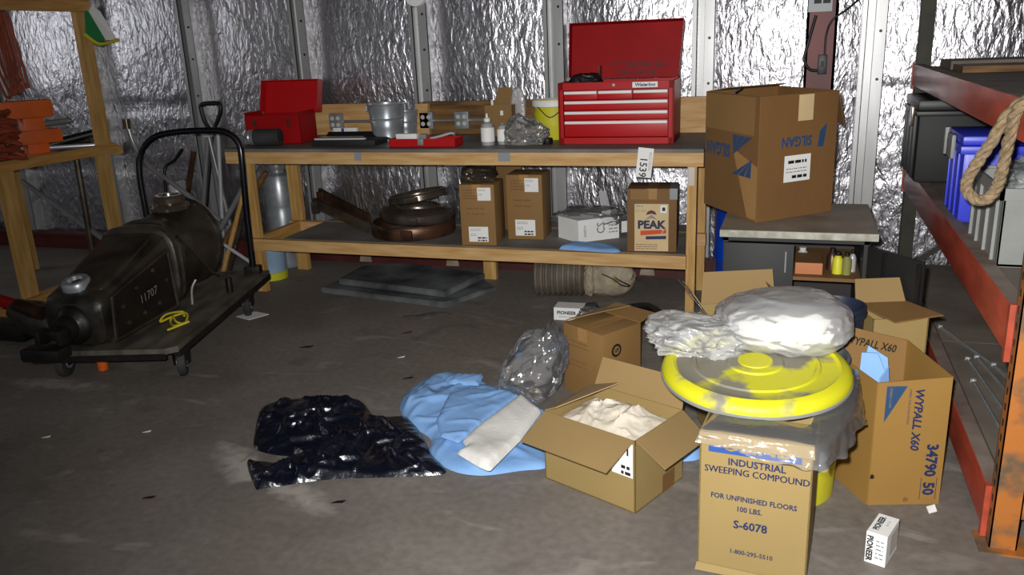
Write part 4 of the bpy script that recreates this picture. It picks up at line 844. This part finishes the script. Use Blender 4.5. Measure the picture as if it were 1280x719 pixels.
# ------------------------------------------------------------------ pallet rack at the right
RX, RD, RY0, RY1 = .61, 1.06, 2.66, 5.40
t = thing('pallet_rack', 'red and orange steel pallet rack with shelf decks at the right', 'rack', (1.1, 4.0, 0))
def post(x, y, m, flip):
    bm = bmesh.new(); b2(x, x+.075, y, y+.004, 0, 2.8, bm); b2(x, x+.004, y, y+.06, 0, 2.8, bm); b2(x+.071, x+.075, y, y+.06, 0, 2.8, bm); b2(x, x+.02, y+.056, y+.06, 0, 2.8, bm); b2(x+.055, x+.075, y+.056, y+.06, 0, 2.8, bm)
    b2(x-.03, x+.105, y-.03, y+.09, 0, .006, bm)
    o = wp('upright', bm, m, t, False)
    return o
for x in (RX+.01, RX+RD):
    post(x, RY1-.02, 'rack_green', 0)
    o = post(x, RY0-.12, 'rack_orange', 0)
    if x < 1:
        first = obj('slot', b2(x-.0012, x+.0005, RY0-.096, RY0-.084, 0, .022), 'black', o, False); first.location.z = .1
        for k in range(1, 32):
            c = first.copy(); C.objects.link(c); c.location.z = .1+.05*k
for y, m in ((RY0-.1, 'rack_orange'), (RY1+.0, 'rack_green')):
    for z0, z1 in ((.12, .9), (.9, 1.7)): wp('brace', bar((RX+.05, y, z0), (RX+RD, y, z1), .03, .03), m, t, False)
    for z in (.12, 1.0, 1.9): wp('brace', bar((RX+.05, y+.01, z), (RX+RD, y+.01, z), .03, .03), m, t, False)
for z0, z1, nm in ((1.212, 1.329, 'top'), (.612, .757, 'mid'), (.03, .175, 'low')):
    for x, s in ((RX, 1), (RX+RD+.03, -1)):
        bm = b2(x, x+.045, RY0-.06, RY1, z0, z1, None, .004); b2(x+.03, x+.06, RY0-.06, RY1, z0, z1-.035, bm)
        bo = wp('beam', bm, 'rack_red', t)
        if s == 1:
            obj('dust_strip', b2(x+.003, x+.05, RY0-.05, RY1-.01, z1, z1+.0015), 'rack_dust', bo, False)
            for y in (RY0-.062, RY1): obj('end_connector', b2(x-.006, x+.05, y-.004, y+.02, z0-.02, z1+.01), 'rack_red', bo, False)
    y = RY0-.05; k = 0
    while y < RY1-.05:
        wp('deck_panel', b2(RX+.062, RX+RD+.0, y, min(y+1.366, RY1-.02), z1-.034, z1-.012), 'deck', t, False); y += 1.37
# rods on the bottom deck
for k, (a, b) in enumerate((((.69, 4.16, .165), (.86, 3.6, .165)), ((.74, 3.75, .165), (.80, 2.9, .165)), ((.78, 3.78, .165), (.88, 2.95, .165)), ((.72, 3.5, .165), (.74, 2.85, .165)), ((.83, 3.7, .165), (.95, 3.0, .165)))):
    t = thing('steel_rod', ['longest steel rod with bright end on bottom rack deck', 'steel rod second from the rack front beam', 'steel rod in the middle of the bottom deck bundle', 'short steel rod nearest the bottom front beam', 'steel rod deepest in the bottom deck bundle'][k], 'rod', (0, 0, 0), 0, 'steel rods on the bottom rack deck'); t.location = a
    obj('shaft', tube([(0, 0, 0), Vector(b)-Vector(a)], .008), 'steel', t); obj('bright_end', lathe([(0, -.012), (.011, -.01), (.011, .01), (0, .012)], None, 10), 'chrome', t)
# black hard case
DZ = .7465
t = thing('hard_case', 'dark ribbed hard case at the far end of the rack middle deck', 'case', (.60, 4.72, .759))
obj('lower_shell', b2(-.02, .36, 0, .52, 0, .36, None, .02), 'cabinet', t); obj('lid', b2(-.03, .37, -.01, .53, .365, .42, None, .015), 'black', t); obj('rim', b2(-.035, .375, -.015, .535, .34, .365, None, .006), 'black', t)
for y in (.06, .2, .34, .46): obj('rib', b2(-.035, -.018, y-.012, y+.012, .02, .34, None, .004), 'black', t)
obj('latch', b2(-.045, -.03, .1, .16, .28, .38, None, .004), 'dark_steel', t); obj('sticker', b2(-.0215, -.0195, .38, .44, .05, .16), 'grey_plastic', t, False); obj('green_strap', b2(-.0235, -.0195, .25, .31, .02, .36), 'rack_green', t, False)
# blue tote
t = thing('blue_tote', 'blue plastic tote box with latched lid on the rack', 'tote', (.69, 3.80, DZ))
obj('body', b2(-.045, .36, 0, .36, 0, .30, None, .02), 'blue_plastic', t); obj('rim', b2(-.06, .375, -.015, .375, .285, .32, None, .008), 'blue_plastic', t); obj('lid', b2(-.055, .37, -.01, .37, .322, .36, None, .012), 'blue_plastic', t)
for y in (.07, .18, .29): obj('rib', b2(-.052, -.044, y-.006, y+.006, .02, .28, None, .002), 'blue_plastic', t)
for x in (.05, .25): obj('rib', b2(x-.006, x+.006, -.008, .002, .02, .28, None, .002), 'blue_plastic', t)
obj('latch', b2(-.075, -.058, .12, .24, .25, .35, None, .006), 'grey_plastic', t); obj('corner_clip', b2(-.07, -.03, .34, .385, .24, .36, None, .006), 'grey_plastic', t)
# grey bin
t = thing('grey_bin', 'grey plastic bin holding clear plastic beside the blue tote', 'bin', (.66, 3.10, DZ))
bm = bmesh.new(); b2(0, .4, 0, .01, 0, .26, bm, .002); b2(0, .4, .49, .5, 0, .26, bm, .002); b2(0, .01, 0, .5, 0, .26, bm, .002); b2(.39, .4, 0, .5, 0, .26, bm, .002); b2(0, .4, 0, .5, 0, .01, bm)
obj('body', bm, 'grey_plastic', t, False); obj('rim', b2(-.012, 0, -.012, .512, .23, .27, b2(-.012, .412, -.012, 0, .23, .27, b2(-.012, .412, .5, .512, .23, .27))), 'grey_plastic', t, False)
for y in (.06, .2, .34, .46): obj('rib', b2(-.01, 0, y-.008, y+.008, .0, .23), 'grey_plastic', t, False)
tag(obj('plastic_wrap', lump((.86, 3.35, .99), (.16, .2, .08), .3, 1.6, 9, 5, .80), 'grey_clear'), 'crumpled clear plastic heaped in the grey bin', 'plastic wrap')
# rope
pts = [(.74, 2.70, 1.362), (.66, 2.74, 1.36), (.585, 2.78, 1.30), (.545, 2.80, 1.205), (.515, 2.80, 1.145), (.492, 2.80, 1.088), (.50, 2.80, 1.05), (.536, 2.79, 1.03), (.565, 2.79, 1.055), (.577, 2.785, 1.1), (.581, 2.78, 1.16), (.582, 2.75, 1.24), (.585, 2.71, 1.31), (.64, 2.67, 1.362), (.75, 2.6, 1.362)]
sm = smoothpts(pts, 8); t = thing('rope_loop', 'thick tan rope loop hanging over the top rack beam', 'rope', (.6, 2.95, .92)); iv = Vector(t.location)
for s in range(3):
    q = []
    for i, p in enumerate(sm):
        d = (sm[min(i+1, len(sm)-1)]-sm[max(0, i-1)]).normalized(); a = d.orthogonal().normalized(); ref = Vector((1, .2, 0)); a = (ref-d*ref.dot(d)).normalized(); b = d.cross(a); ph = i*.55+s*2.094
        q.append(p+(a*math.cos(ph)+b*math.sin(ph))*.0085-iv)
    obj('strand', tube(q, .0098, None, 8), 'rope', t)
# planks on the top deck
for k, (y0, y1, z, m) in enumerate(((4.5, 4.78, 1.335, 'wood_dark'), (4.85, 5.2, 1.335, 'deck'))):
    tag(obj('loose_plank', b2(.72, 1.65, y0, y1, 1.319, 1.319+.03+.012*k), m, None, False), ['dark loose plank on the rack top deck, nearer one', 'grey loose plank on the rack top deck, far one'][k], 'plank')
# ------------------------------------------------------------------ cartons on the floor
# sweeping compound carton
w, d, h = .309, .27, .462
t = carton('sweeping_compound_carton', 'tall tan carton printed INDUSTRIAL SWEEPING COMPOUND under the yellow lid', 'carton', (-.219, 2.205, .001), -4.8, w, d, h, 'card', 'card', None)
F = faces(w, d, h)[FF]
obj('flap', slab([(0, -.004, h), (w, -.004, h), (w+.004, -.012, h-.035), (-.004, -.012, h-.035)], .004), 'card', t, False); obj('flap', slab([(0, .0, h), (w, .0, h), (w-.02, .12, h+.004), (.02, .12, h+.004)], .004), 'card', t, False)
patch(t, 'blue_banner', F, rc(.025, h-.062, w-.03, h-.028), 'ink_blue'); text(t, 'ULINE', .06, F, w/2, h-.032, 'card', 0, 1.1, .002)
text(t, 'INDUSTRIAL', .03, F, w/2+.005, h-.086, 'ink', 0, .95, .0008); [text(t, 'SWEEPING COMPOUND', .03, F, w/2+.005+e, h-.116, 'ink', 0, .88, 0) for e in (-.0006, .0006)]
text(t, 'FOR UNFINISHED FLOORS', .023, F, w/2, h-.2, 'ink', 0, .88, .0006); text(t, '100 LBS.', .023, F, w/2-.01, h-.233, 'ink', 0, .9, .0006)
text(t, 'S-6078', .036, F, w/2-.005, h-.285, 'ink', 0, .95, .001); text(t, '1-800-295-5510', .02, F, w/2, h-.375, 'ink', 0, .95, .0004)
patch(t, 'stain', F, [(.05, .005), (.06, .022), (.075, .026), (.085, .012), (.075, .003)], 'ink_faint')
obj('bottom_lip', slab([(-.004, -.012, .008), (w+.0, -.008, .008), (w, -.002, .025), (0, -.002, .03)], .004), 'card', t, False)
# drum beneath the lid
t = thing('steel_drum', 'grey drum with yellow painted foot behind the sweeping compound carton', 'drum', (-.02, 2.80, .001))
obj('body', lathe([(0, .0), (.202, .0), (.207, .13)], None, 48), 'yellow', t)
obj('upper_body', lathe([(.207, .13), (.221, .47), (.227, .48), (.227, .493), (.216, .496), (.21, .48), (.2, .14), (0, .13)], None, 48), 'drum_grey', t)
# yellow lid
t = thing('round_lid', 'big round yellow lid smeared grey on the carton and drum', 'lid', (-.09, 2.575, .492))
ti = Matrix.Rotation(R(4.5), 4, 'X')
obj('disc', lathe([(0, .0), (.27, .0), (.288, .005), (.292, .018), (.288, .032), (.275, .044), (.255, .05), (.245, .043), (.2, .045), (.195, .05), (.185, .05), (.18, .044), (.09, .046), (.085, .052), (.0, .053)], None, 72, ti), 'lid_yellow', t); obj('rolled_rim', lathe([(.2895, .006), (.2935, .018), (.2895, .033), (.276, .0455), (.256, .0515), (.246, .045)], None, 72, ti), 'lid_rim', t)
obj('hub', lathe([(.055, .05), (.053, .056), (.03, .058), (0, .058)], None, 32, ti), 'yellow', t); obj('edge_rim', lathe([(.288, .0), (.2955, .006), (.2955, .014), (.29, .018)], None, 72, ti), 'grey_plastic', t)
# clear liner skirt hanging below the lid
pth = smoothpts([(-.215, 2.20, .0), (-.1, 2.188, 0), (.02, 2.176, 0), (.098, 2.165, 0), (.14, 2.25, 0), (.175, 2.36, 0), (.205, 2.5, 0), (.222, 2.64, 0), (.224, 2.76, 0)], 9)
bm = bmesh.new(); g = {}; n = len(pth)-1
for i, p in enumerate(pth):
    s_ = i/n; ctr = Vector((-.06, 2.55, 0)); inw = (ctr-p).normalized()
    drop = .03+.075*s_+.012*math.sin(s_*9)+.03*noise.noise((s_*5, 1, 2))
    for j in range(12):
        if j == 0: q = p+inw*.1+Vector((0, 0, .478))
        elif j == 1: q = p+inw*.012+Vector((0, 0, .474))
        else:
            v = (j-1)/10; q = p-inw*(.006+.02*v*(1+noise.noise((s_*14, v*3, 4)))+.008*abs(math.sin(s_*40+v*2))*v)+Vector((0, 0, .472-drop*v))
        g[i, j] = bm.verts.new(q)
for i in range(n):
    for j in range(11): bm.faces.new((g[i, j], g[i+1, j], g[i+1, j+1], g[i, j+1]))
o = tag(obj('plastic_liner', bm, 'film', None, True, 180), 'clear plastic liner hanging out beneath the yellow lid', 'liner')
# white bag on the lid
t = thing('white_bag', 'bag of white cloth in clear plastic lying on the yellow lid', 'bag', (-.05, 2.775, .545), 12)
def shp(p, n): return Vector((p.x, p.y, p.z*(1-.25*max(0, -n.x))))
obj('contents', lump((.05, 0, .065), (.195, .18, .09), .05, 1.0, 12, 6, .0, None, shp), 'cloth_white', t)
obj('wrapper', lump((.035, 0, .068), (.215, .19, .096), .07, 1.4, 12, 6, -.001, None, shp), 'bag_white', t)
obj('bag_neck', lump((-.25, -.06, .035), (.15, .12, .065), .3, 1.3, 21, 6, -.03), 'bag_white', t)
# rag carton
A, B = Vector((-.814, 2.615)), Vector((-.453, 2.459)); w = (B-A).length; d, h = .305, .27; rz = math.degrees(math.atan2(B.y-A.y, B.x-A.x))
t = carton('rag_carton', 'open carton full of cream rags with flaps spread out', 'carton', (A.x, A.y, .001), rz, w, d, h, 'card', 'card_in', {FF: (.155, 112), FR_: (.13, 125), FB: (.11, 22)})
obj('flap', slab([(0, d-.01, h), (0, .01, h), (.06, -.0, h+.03), (.14, d-.03, h+.05)], .004), 'liner', t, False, )  # dull tan-grey tone puts the flap's shadow side into its colour
F = faces(w, d, h); label_card(t, F[FF], .30, .13, .385, .255, 5); text(t, '91', .05, F[FF], .352, .225, 'ink_black', 0, 1, .001, .0028)
patch(t, 'tape_strip', F[FR_], rc(.17, .0, .25, .07), 'card_d')
o = tag(obj('rags', drape([(.012, .012), (w-.012, .012), (w-.012, d-.012), (.012, d-.012)], .007, .04, .06, .035, 7, 6, .22, curve=False, extra=lambda x, y: .05*math.exp(-((x-w*.62)/.12)**2-((y-d*.6)/.11)**2)), 'cloth_cream'), 'heap of cream coloured rags in the open carton', 'rags')
o.location = (A.x, A.y, 0); o.rotation_euler = (0, 0, R(rz))
# taped carton behind
t = carton('worn_carton', 'worn tan carton with round black mark behind the rag carton', 'carton', (-.957, 3.42, .001), -33, .25, .24, .325, 'card_b', 'card_b', closed=True)
F = faces(.25, .24, .325)
o_, r_, u_, n_ = F[FR_]
F2 = faces(.25, .24, .325)[FF]
lines(t, F2, .04, .25, .12, 2, .02, 'ink_faint', 3, .25); lines(t, F2, .05, .16, .1, 2, .022, 'ink_faint', 5, .25)
c = [(.085+.03*math.cos(k*.3), .235+.03*math.sin(k*.3)) for k in range(21)]; patch(t, 'round_mark', F[FR_], c, 'ink_black'); c = [(.085+.02*math.cos(k*.3), .235+.02*math.sin(k*.3)) for k in range(21)]; patch(t, 'mark_centre', F[FR_], c, 'card_b', .002); text(t, 'UP', .024, F[FR_], .085, .235, 'ink_black', 0, .8, .001, .003)
lines(t, F[FR_], .02, .12, .06, 3, .02, 'ink_faint', 8, .3)
obj('flap', slab([(-.003, .01, .33), (.0, .24, .335), (.1, .33, .35), (.24, .36, .365)][0:3]+[(.05, .12, .345)], .004), 'card_in', t, False)
obj('flap', slab([(0, .235, .327), (.25, .235, .327), (.24, .34, .345), (.01, .33, .345)], .004), 'card_b', t, False)
tag(obj('black_strap', tube(smoothpts([(-.72, 3.78, .3), (-.62, 3.72, .33), (-.55, 3.62, .33), (-.5, 3.6, .29)]), .016), 'black'), 'black strap end behind the worn tan carton', 'strap')
# clear bag beside
o = tag(obj('clear_sack', lump((-1.06, 3.29, .16), (.14, .14, .19), .22, .9, 14, 6, .003, None, lambda p, n: Vector((p.x*(1-.45*max(0, n.z))+.08*n.z, p.y*(1-.3*max(0, n.z)), p.z))), 'clear'), 'clear plastic sack slumped left of the worn carton', 'sack')
# blue cloth pile
bp = [(-1.62, 3.05), (-1.66, 3.22), (-1.61, 3.42), (-1.44, 3.43), (-1.3, 3.36), (-1.2, 3.39), (-1.02, 3.2), (-.86, 3.02), (-.85, 2.8), (-.83, 2.69), (-.92, 2.64), (-1.05, 2.57), (-1.18, 2.58), (-1.31, 2.68), (-1.36, 2.8), (-1.50, 2.9)]
tag(obj('blue_cloth', drape(bp, .009, .045, .035, .02, 3.2, 2, .002, (1, .6), .6, extra=folds(bp, 34, 8, .022, .024, (.12, .4), R(60), .7)), 'cloth_blue', None, True, 180), 'crumpled light blue cloth sheet on the floor', 'cloth')
ol = bpy.data.objects['blue_cloth']
for pl_, zz, sd in (([(-1.345, 2.837), (-1.391, 3.075), (-1.313, 3.165), (-1.125, 3.164), (-1.077, 3.131), (-1.147, 2.824), (-1.179, 2.672), (-1.27, 2.706)], .068, 3), ([(-1.545, 3.339), (-1.333, 3.367), (-1.318, 3.254), (-1.462, 3.24)], .05, 4)):
    obj('folded_layer', drape(pl_, .009, .02, .008, .006, 4, sd, zz, (1, .5), .7, curve=False, extra=folds(pl_, 7, sd, .01, .02, (.1, .3), R(65), .4)), 'cloth_blue', ol)
wpoly = [(-1.156, 2.658), (-1.139, 2.805), (-1.063, 3.111), (-.993, 3.035), (-.934, 2.977), (-.94, 2.711), (-.973, 2.461), (-1.02, 2.48), (-1.137, 2.556), (-1.12, 2.61)]
tag(obj('white_towel', drape(wpoly, .012, .025, .012, .008, 4, 9, .088, (1, .5), .7, curve=False), 'cloth_white'), 'white folded towel lying on the blue cloth', 'towel')
# black trash bag
tb = [(-2.23, 2.88), (-2.19, 2.98), (-2.02, 3.05), (-1.80, 3.03), (-1.67, 2.93), (-1.53, 2.95), (-1.42, 2.84), (-1.30, 2.68), (-1.19, 2.57), (-1.24, 2.52), (-1.42, 2.46), (-1.62, 2.39), (-1.80, 2.28), (-1.84, 2.28), (-1.99, 2.44), (-1.95, 2.455), (-1.86, 2.46), (-1.83, 2.52), (-1.93, 2.52), (-2.03, 2.55), (-2.11, 2.66)]
tag(obj('trash_bag', drape(tb, .0065, .03, .03, .016, 4, 5, .002, (.8, 1.2), .5, extra=folds(tb, 85, 4, .038, .018, (.08, .4), R(20), .8)), 'bag_black', None, True, 180), 'shiny black trash bag spread flat on the floor', 'trash bag')
# wypall carton (squashed, open)
A, B = Vector((.288, 2.712)), Vector((.512, 2.778)); w = (B-A).length; rz = math.degrees(math.atan2(B.y-A.y, B.x-A.x)); h = .445; t_ = .005
t = thing('wiper_carton', 'open gold brown carton printed WYPALL X60 by the rack', 'carton', (A.x, A.y, .001), rz)
d = .30; bm = bmesh.new()
cz = [(0, 0), (w, 0), (w-.02, d), (-.075, d)]
def wall(a, b, za, zb, bm): slab([(*a, 0), (*b, 0), (*b, zb), (*a, za)], t_, bm)
wall(cz[0], cz[1], h, h+.015, bm); wall(cz[1], cz[2], h+.015, h+.03, bm); wall(cz[3], cz[0], h+.02, h, bm); slab([(*c, .004) for c in cz], .005, bm)
obj('body', bm, 'card_gold', t, False); bm = bmesh.new(); wall(cz[2], cz[3], h+.03, h+.11, bm); bk = obj('back_panel', bm, 'card_b', t, False)
F = fr((0, -.003, 0), (1, 0, 0), (0, 0, 1))
patch(t, 'blue_flash', F, [(.028, h-.012), (.094, h-.012), (.028, h-.14)], 'ink_blue_d'); text(t, 'KIMBERLY-CLARK', .010, F, .042, h-.052, 'card_gold', -90, .9, 0, .0026)
text(t, 'WYPALL X60', .038, F, .133, h-.13, 'ink', -90, 1.0, .0012, shear=.25); text(t, 'WIPERS TORCHONS PAÑOS', .011, F, .104, h-.085, 'ink', -90, .9)
text(t, '34790', .05, F, .192, .165, 'ink', -90, .95, .002); text(t, '50', .05, F, .192, .06, 'ink', -90, .95, .002); patch(t, 'code_frame', F, rc(.167, .02, .169, .1), 'ink'); patch(t, 'code_frame', F, rc(.218, .02, .22, .1), 'ink')
c = [(.123+.009*math.cos(k*.42), .02+.009*math.sin(k*.42)) for k in range(15)]; patch(t, 'recycling_mark', F, c, 'ink_faint'); text(t, '1', .012, F, .123, .02, 'card_gold', 0, 1, 0, .0026)
Fb = fr((w-.02, d-.004, 0), (-w-.055, 0, 0), (0, 0, 1)); Fb = (Fb[0], -Fb[1], Fb[2], Fb[1].cross(Fb[2])*-1)
Fin = (Vector((-.075, d-.004, 0)), Vector((1, 0, 0)), Vector((0, 0, 1)), Vector((0, -1, 0)))
text(bk, 'WYPALL X60', .04, Fin, .16, h+.02, 'ink_black', -14, .8, .0008)
p = patch(t, 'ink_spot', F, [(.0, .1), (.012, .1), (.014, .11), (.006, .118), (0, .112)], 'ink_black')
o = tag(obj('blue_wiper', slab([(.245, 2.9, .33), (.33, 2.89, .33), (.325, 2.9, .42), (.30, 2.91, .475), (.25, 2.92, .47)], .008, slab([(.25, 2.93, .34), (.35, 2.93, .34), (.335, 2.94, .45), (.27, 2.94, .49)], .008, slab([(.30, 2.86, .33), (.345, 2.9, .33), (.335, 2.9, .43), (.31, 2.87, .40)], .006))), 'cloth_blue'), 'light blue wiper cloth sticking up inside the gold carton', 'cloth')
tag(obj('paper_scrap', slab([(.475, 2.70, .004), (.5, 2.71, .01), (.495, 2.735, .02), (.47, 2.73, .01)], .004), 'white'), 'white scrap at the foot of the gold carton', 'scrap')
# navy bin, cartons behind the white bag
t = thing('navy_bin', 'dark navy plastic bin wedged between white bag and gold carton', 'bin', (.165, 3.11, .001)); obj('body', lathe([(0, 0), (.08, 0), (.085, .01), (.1, .56), (.105, .565), (.105, .58), (.097, .582), (.092, .56), (.076, .02), (0, .02)], None, 36), 'navy', t); obj('rim_ring', lathe([(.1, .54), (.108, .545), (.108, .56), (.1, .565)], None, 36), 'navy', t)
t = carton('open_carton', 'open tan carton with raised flaps behind the white bag', 'carton', (-.27, 3.07, .001), 20, .31, .2, .50, 'card', 'card_in', {FL: (.13, 35), FB: (.13, 8), FR_: (.1, -30)})
obj('plastic_lining', slab([(-.004, 0, .50), (-.004, .2, .50), (-.09, .2, .61), (-.09, .0, .61)], .003), 'film', t, False)
t = carton('flap_carton', 'tan carton with drooping flap between cabinet door and gold carton', 'carton', (.295, 3.10, .001), 18, .2, .18, .53, 'card', 'card_in', {FB: (.1, 30)})
obj('flap', slab([(.0, .18, .535), (.2, .18, .535), (.26, .02, .53), (.06, -.04, .53)], .004), 'card_b', t, False)
tag(obj('blue_scrap_cloth', drape([(-.46, 2.98), (-.38, 3.06), (-.28, 2.98), (-.3, 2.88), (-.42, 2.86)], .014, .33, .06, .03, 6, 5, .002), 'cloth_blue'), 'light blue cloth lump between rag carton and drum', 'cloth')
# white PIONEER box near the rack
t, F = small_white('parts_box', 'white PIONEER box standing on the floor near the rack foot', (.2575, 2.376, .001), -22, .06, .12, .105, '', 0)
t.rotation_euler.z = R(-21)
text(t, 'PIONEER', .024, F[FF], .012, .052, 'ink_black', -90, .9, .001); lines(t, F[FF], .03, .08, .022, 5, .014, 'ink_grey', 3, .3)
text(t, 'PIONEER', .024, F['top'], .02, .06, 'ink_black', 90, .85, .001); lines(t, F['top'], .038, .08, .008, 3, .012, 'ink_grey', 4, .3)
patch(t, 'grey_panel', F[FR_], rc(.035, .02, .11, .09), 'alu')
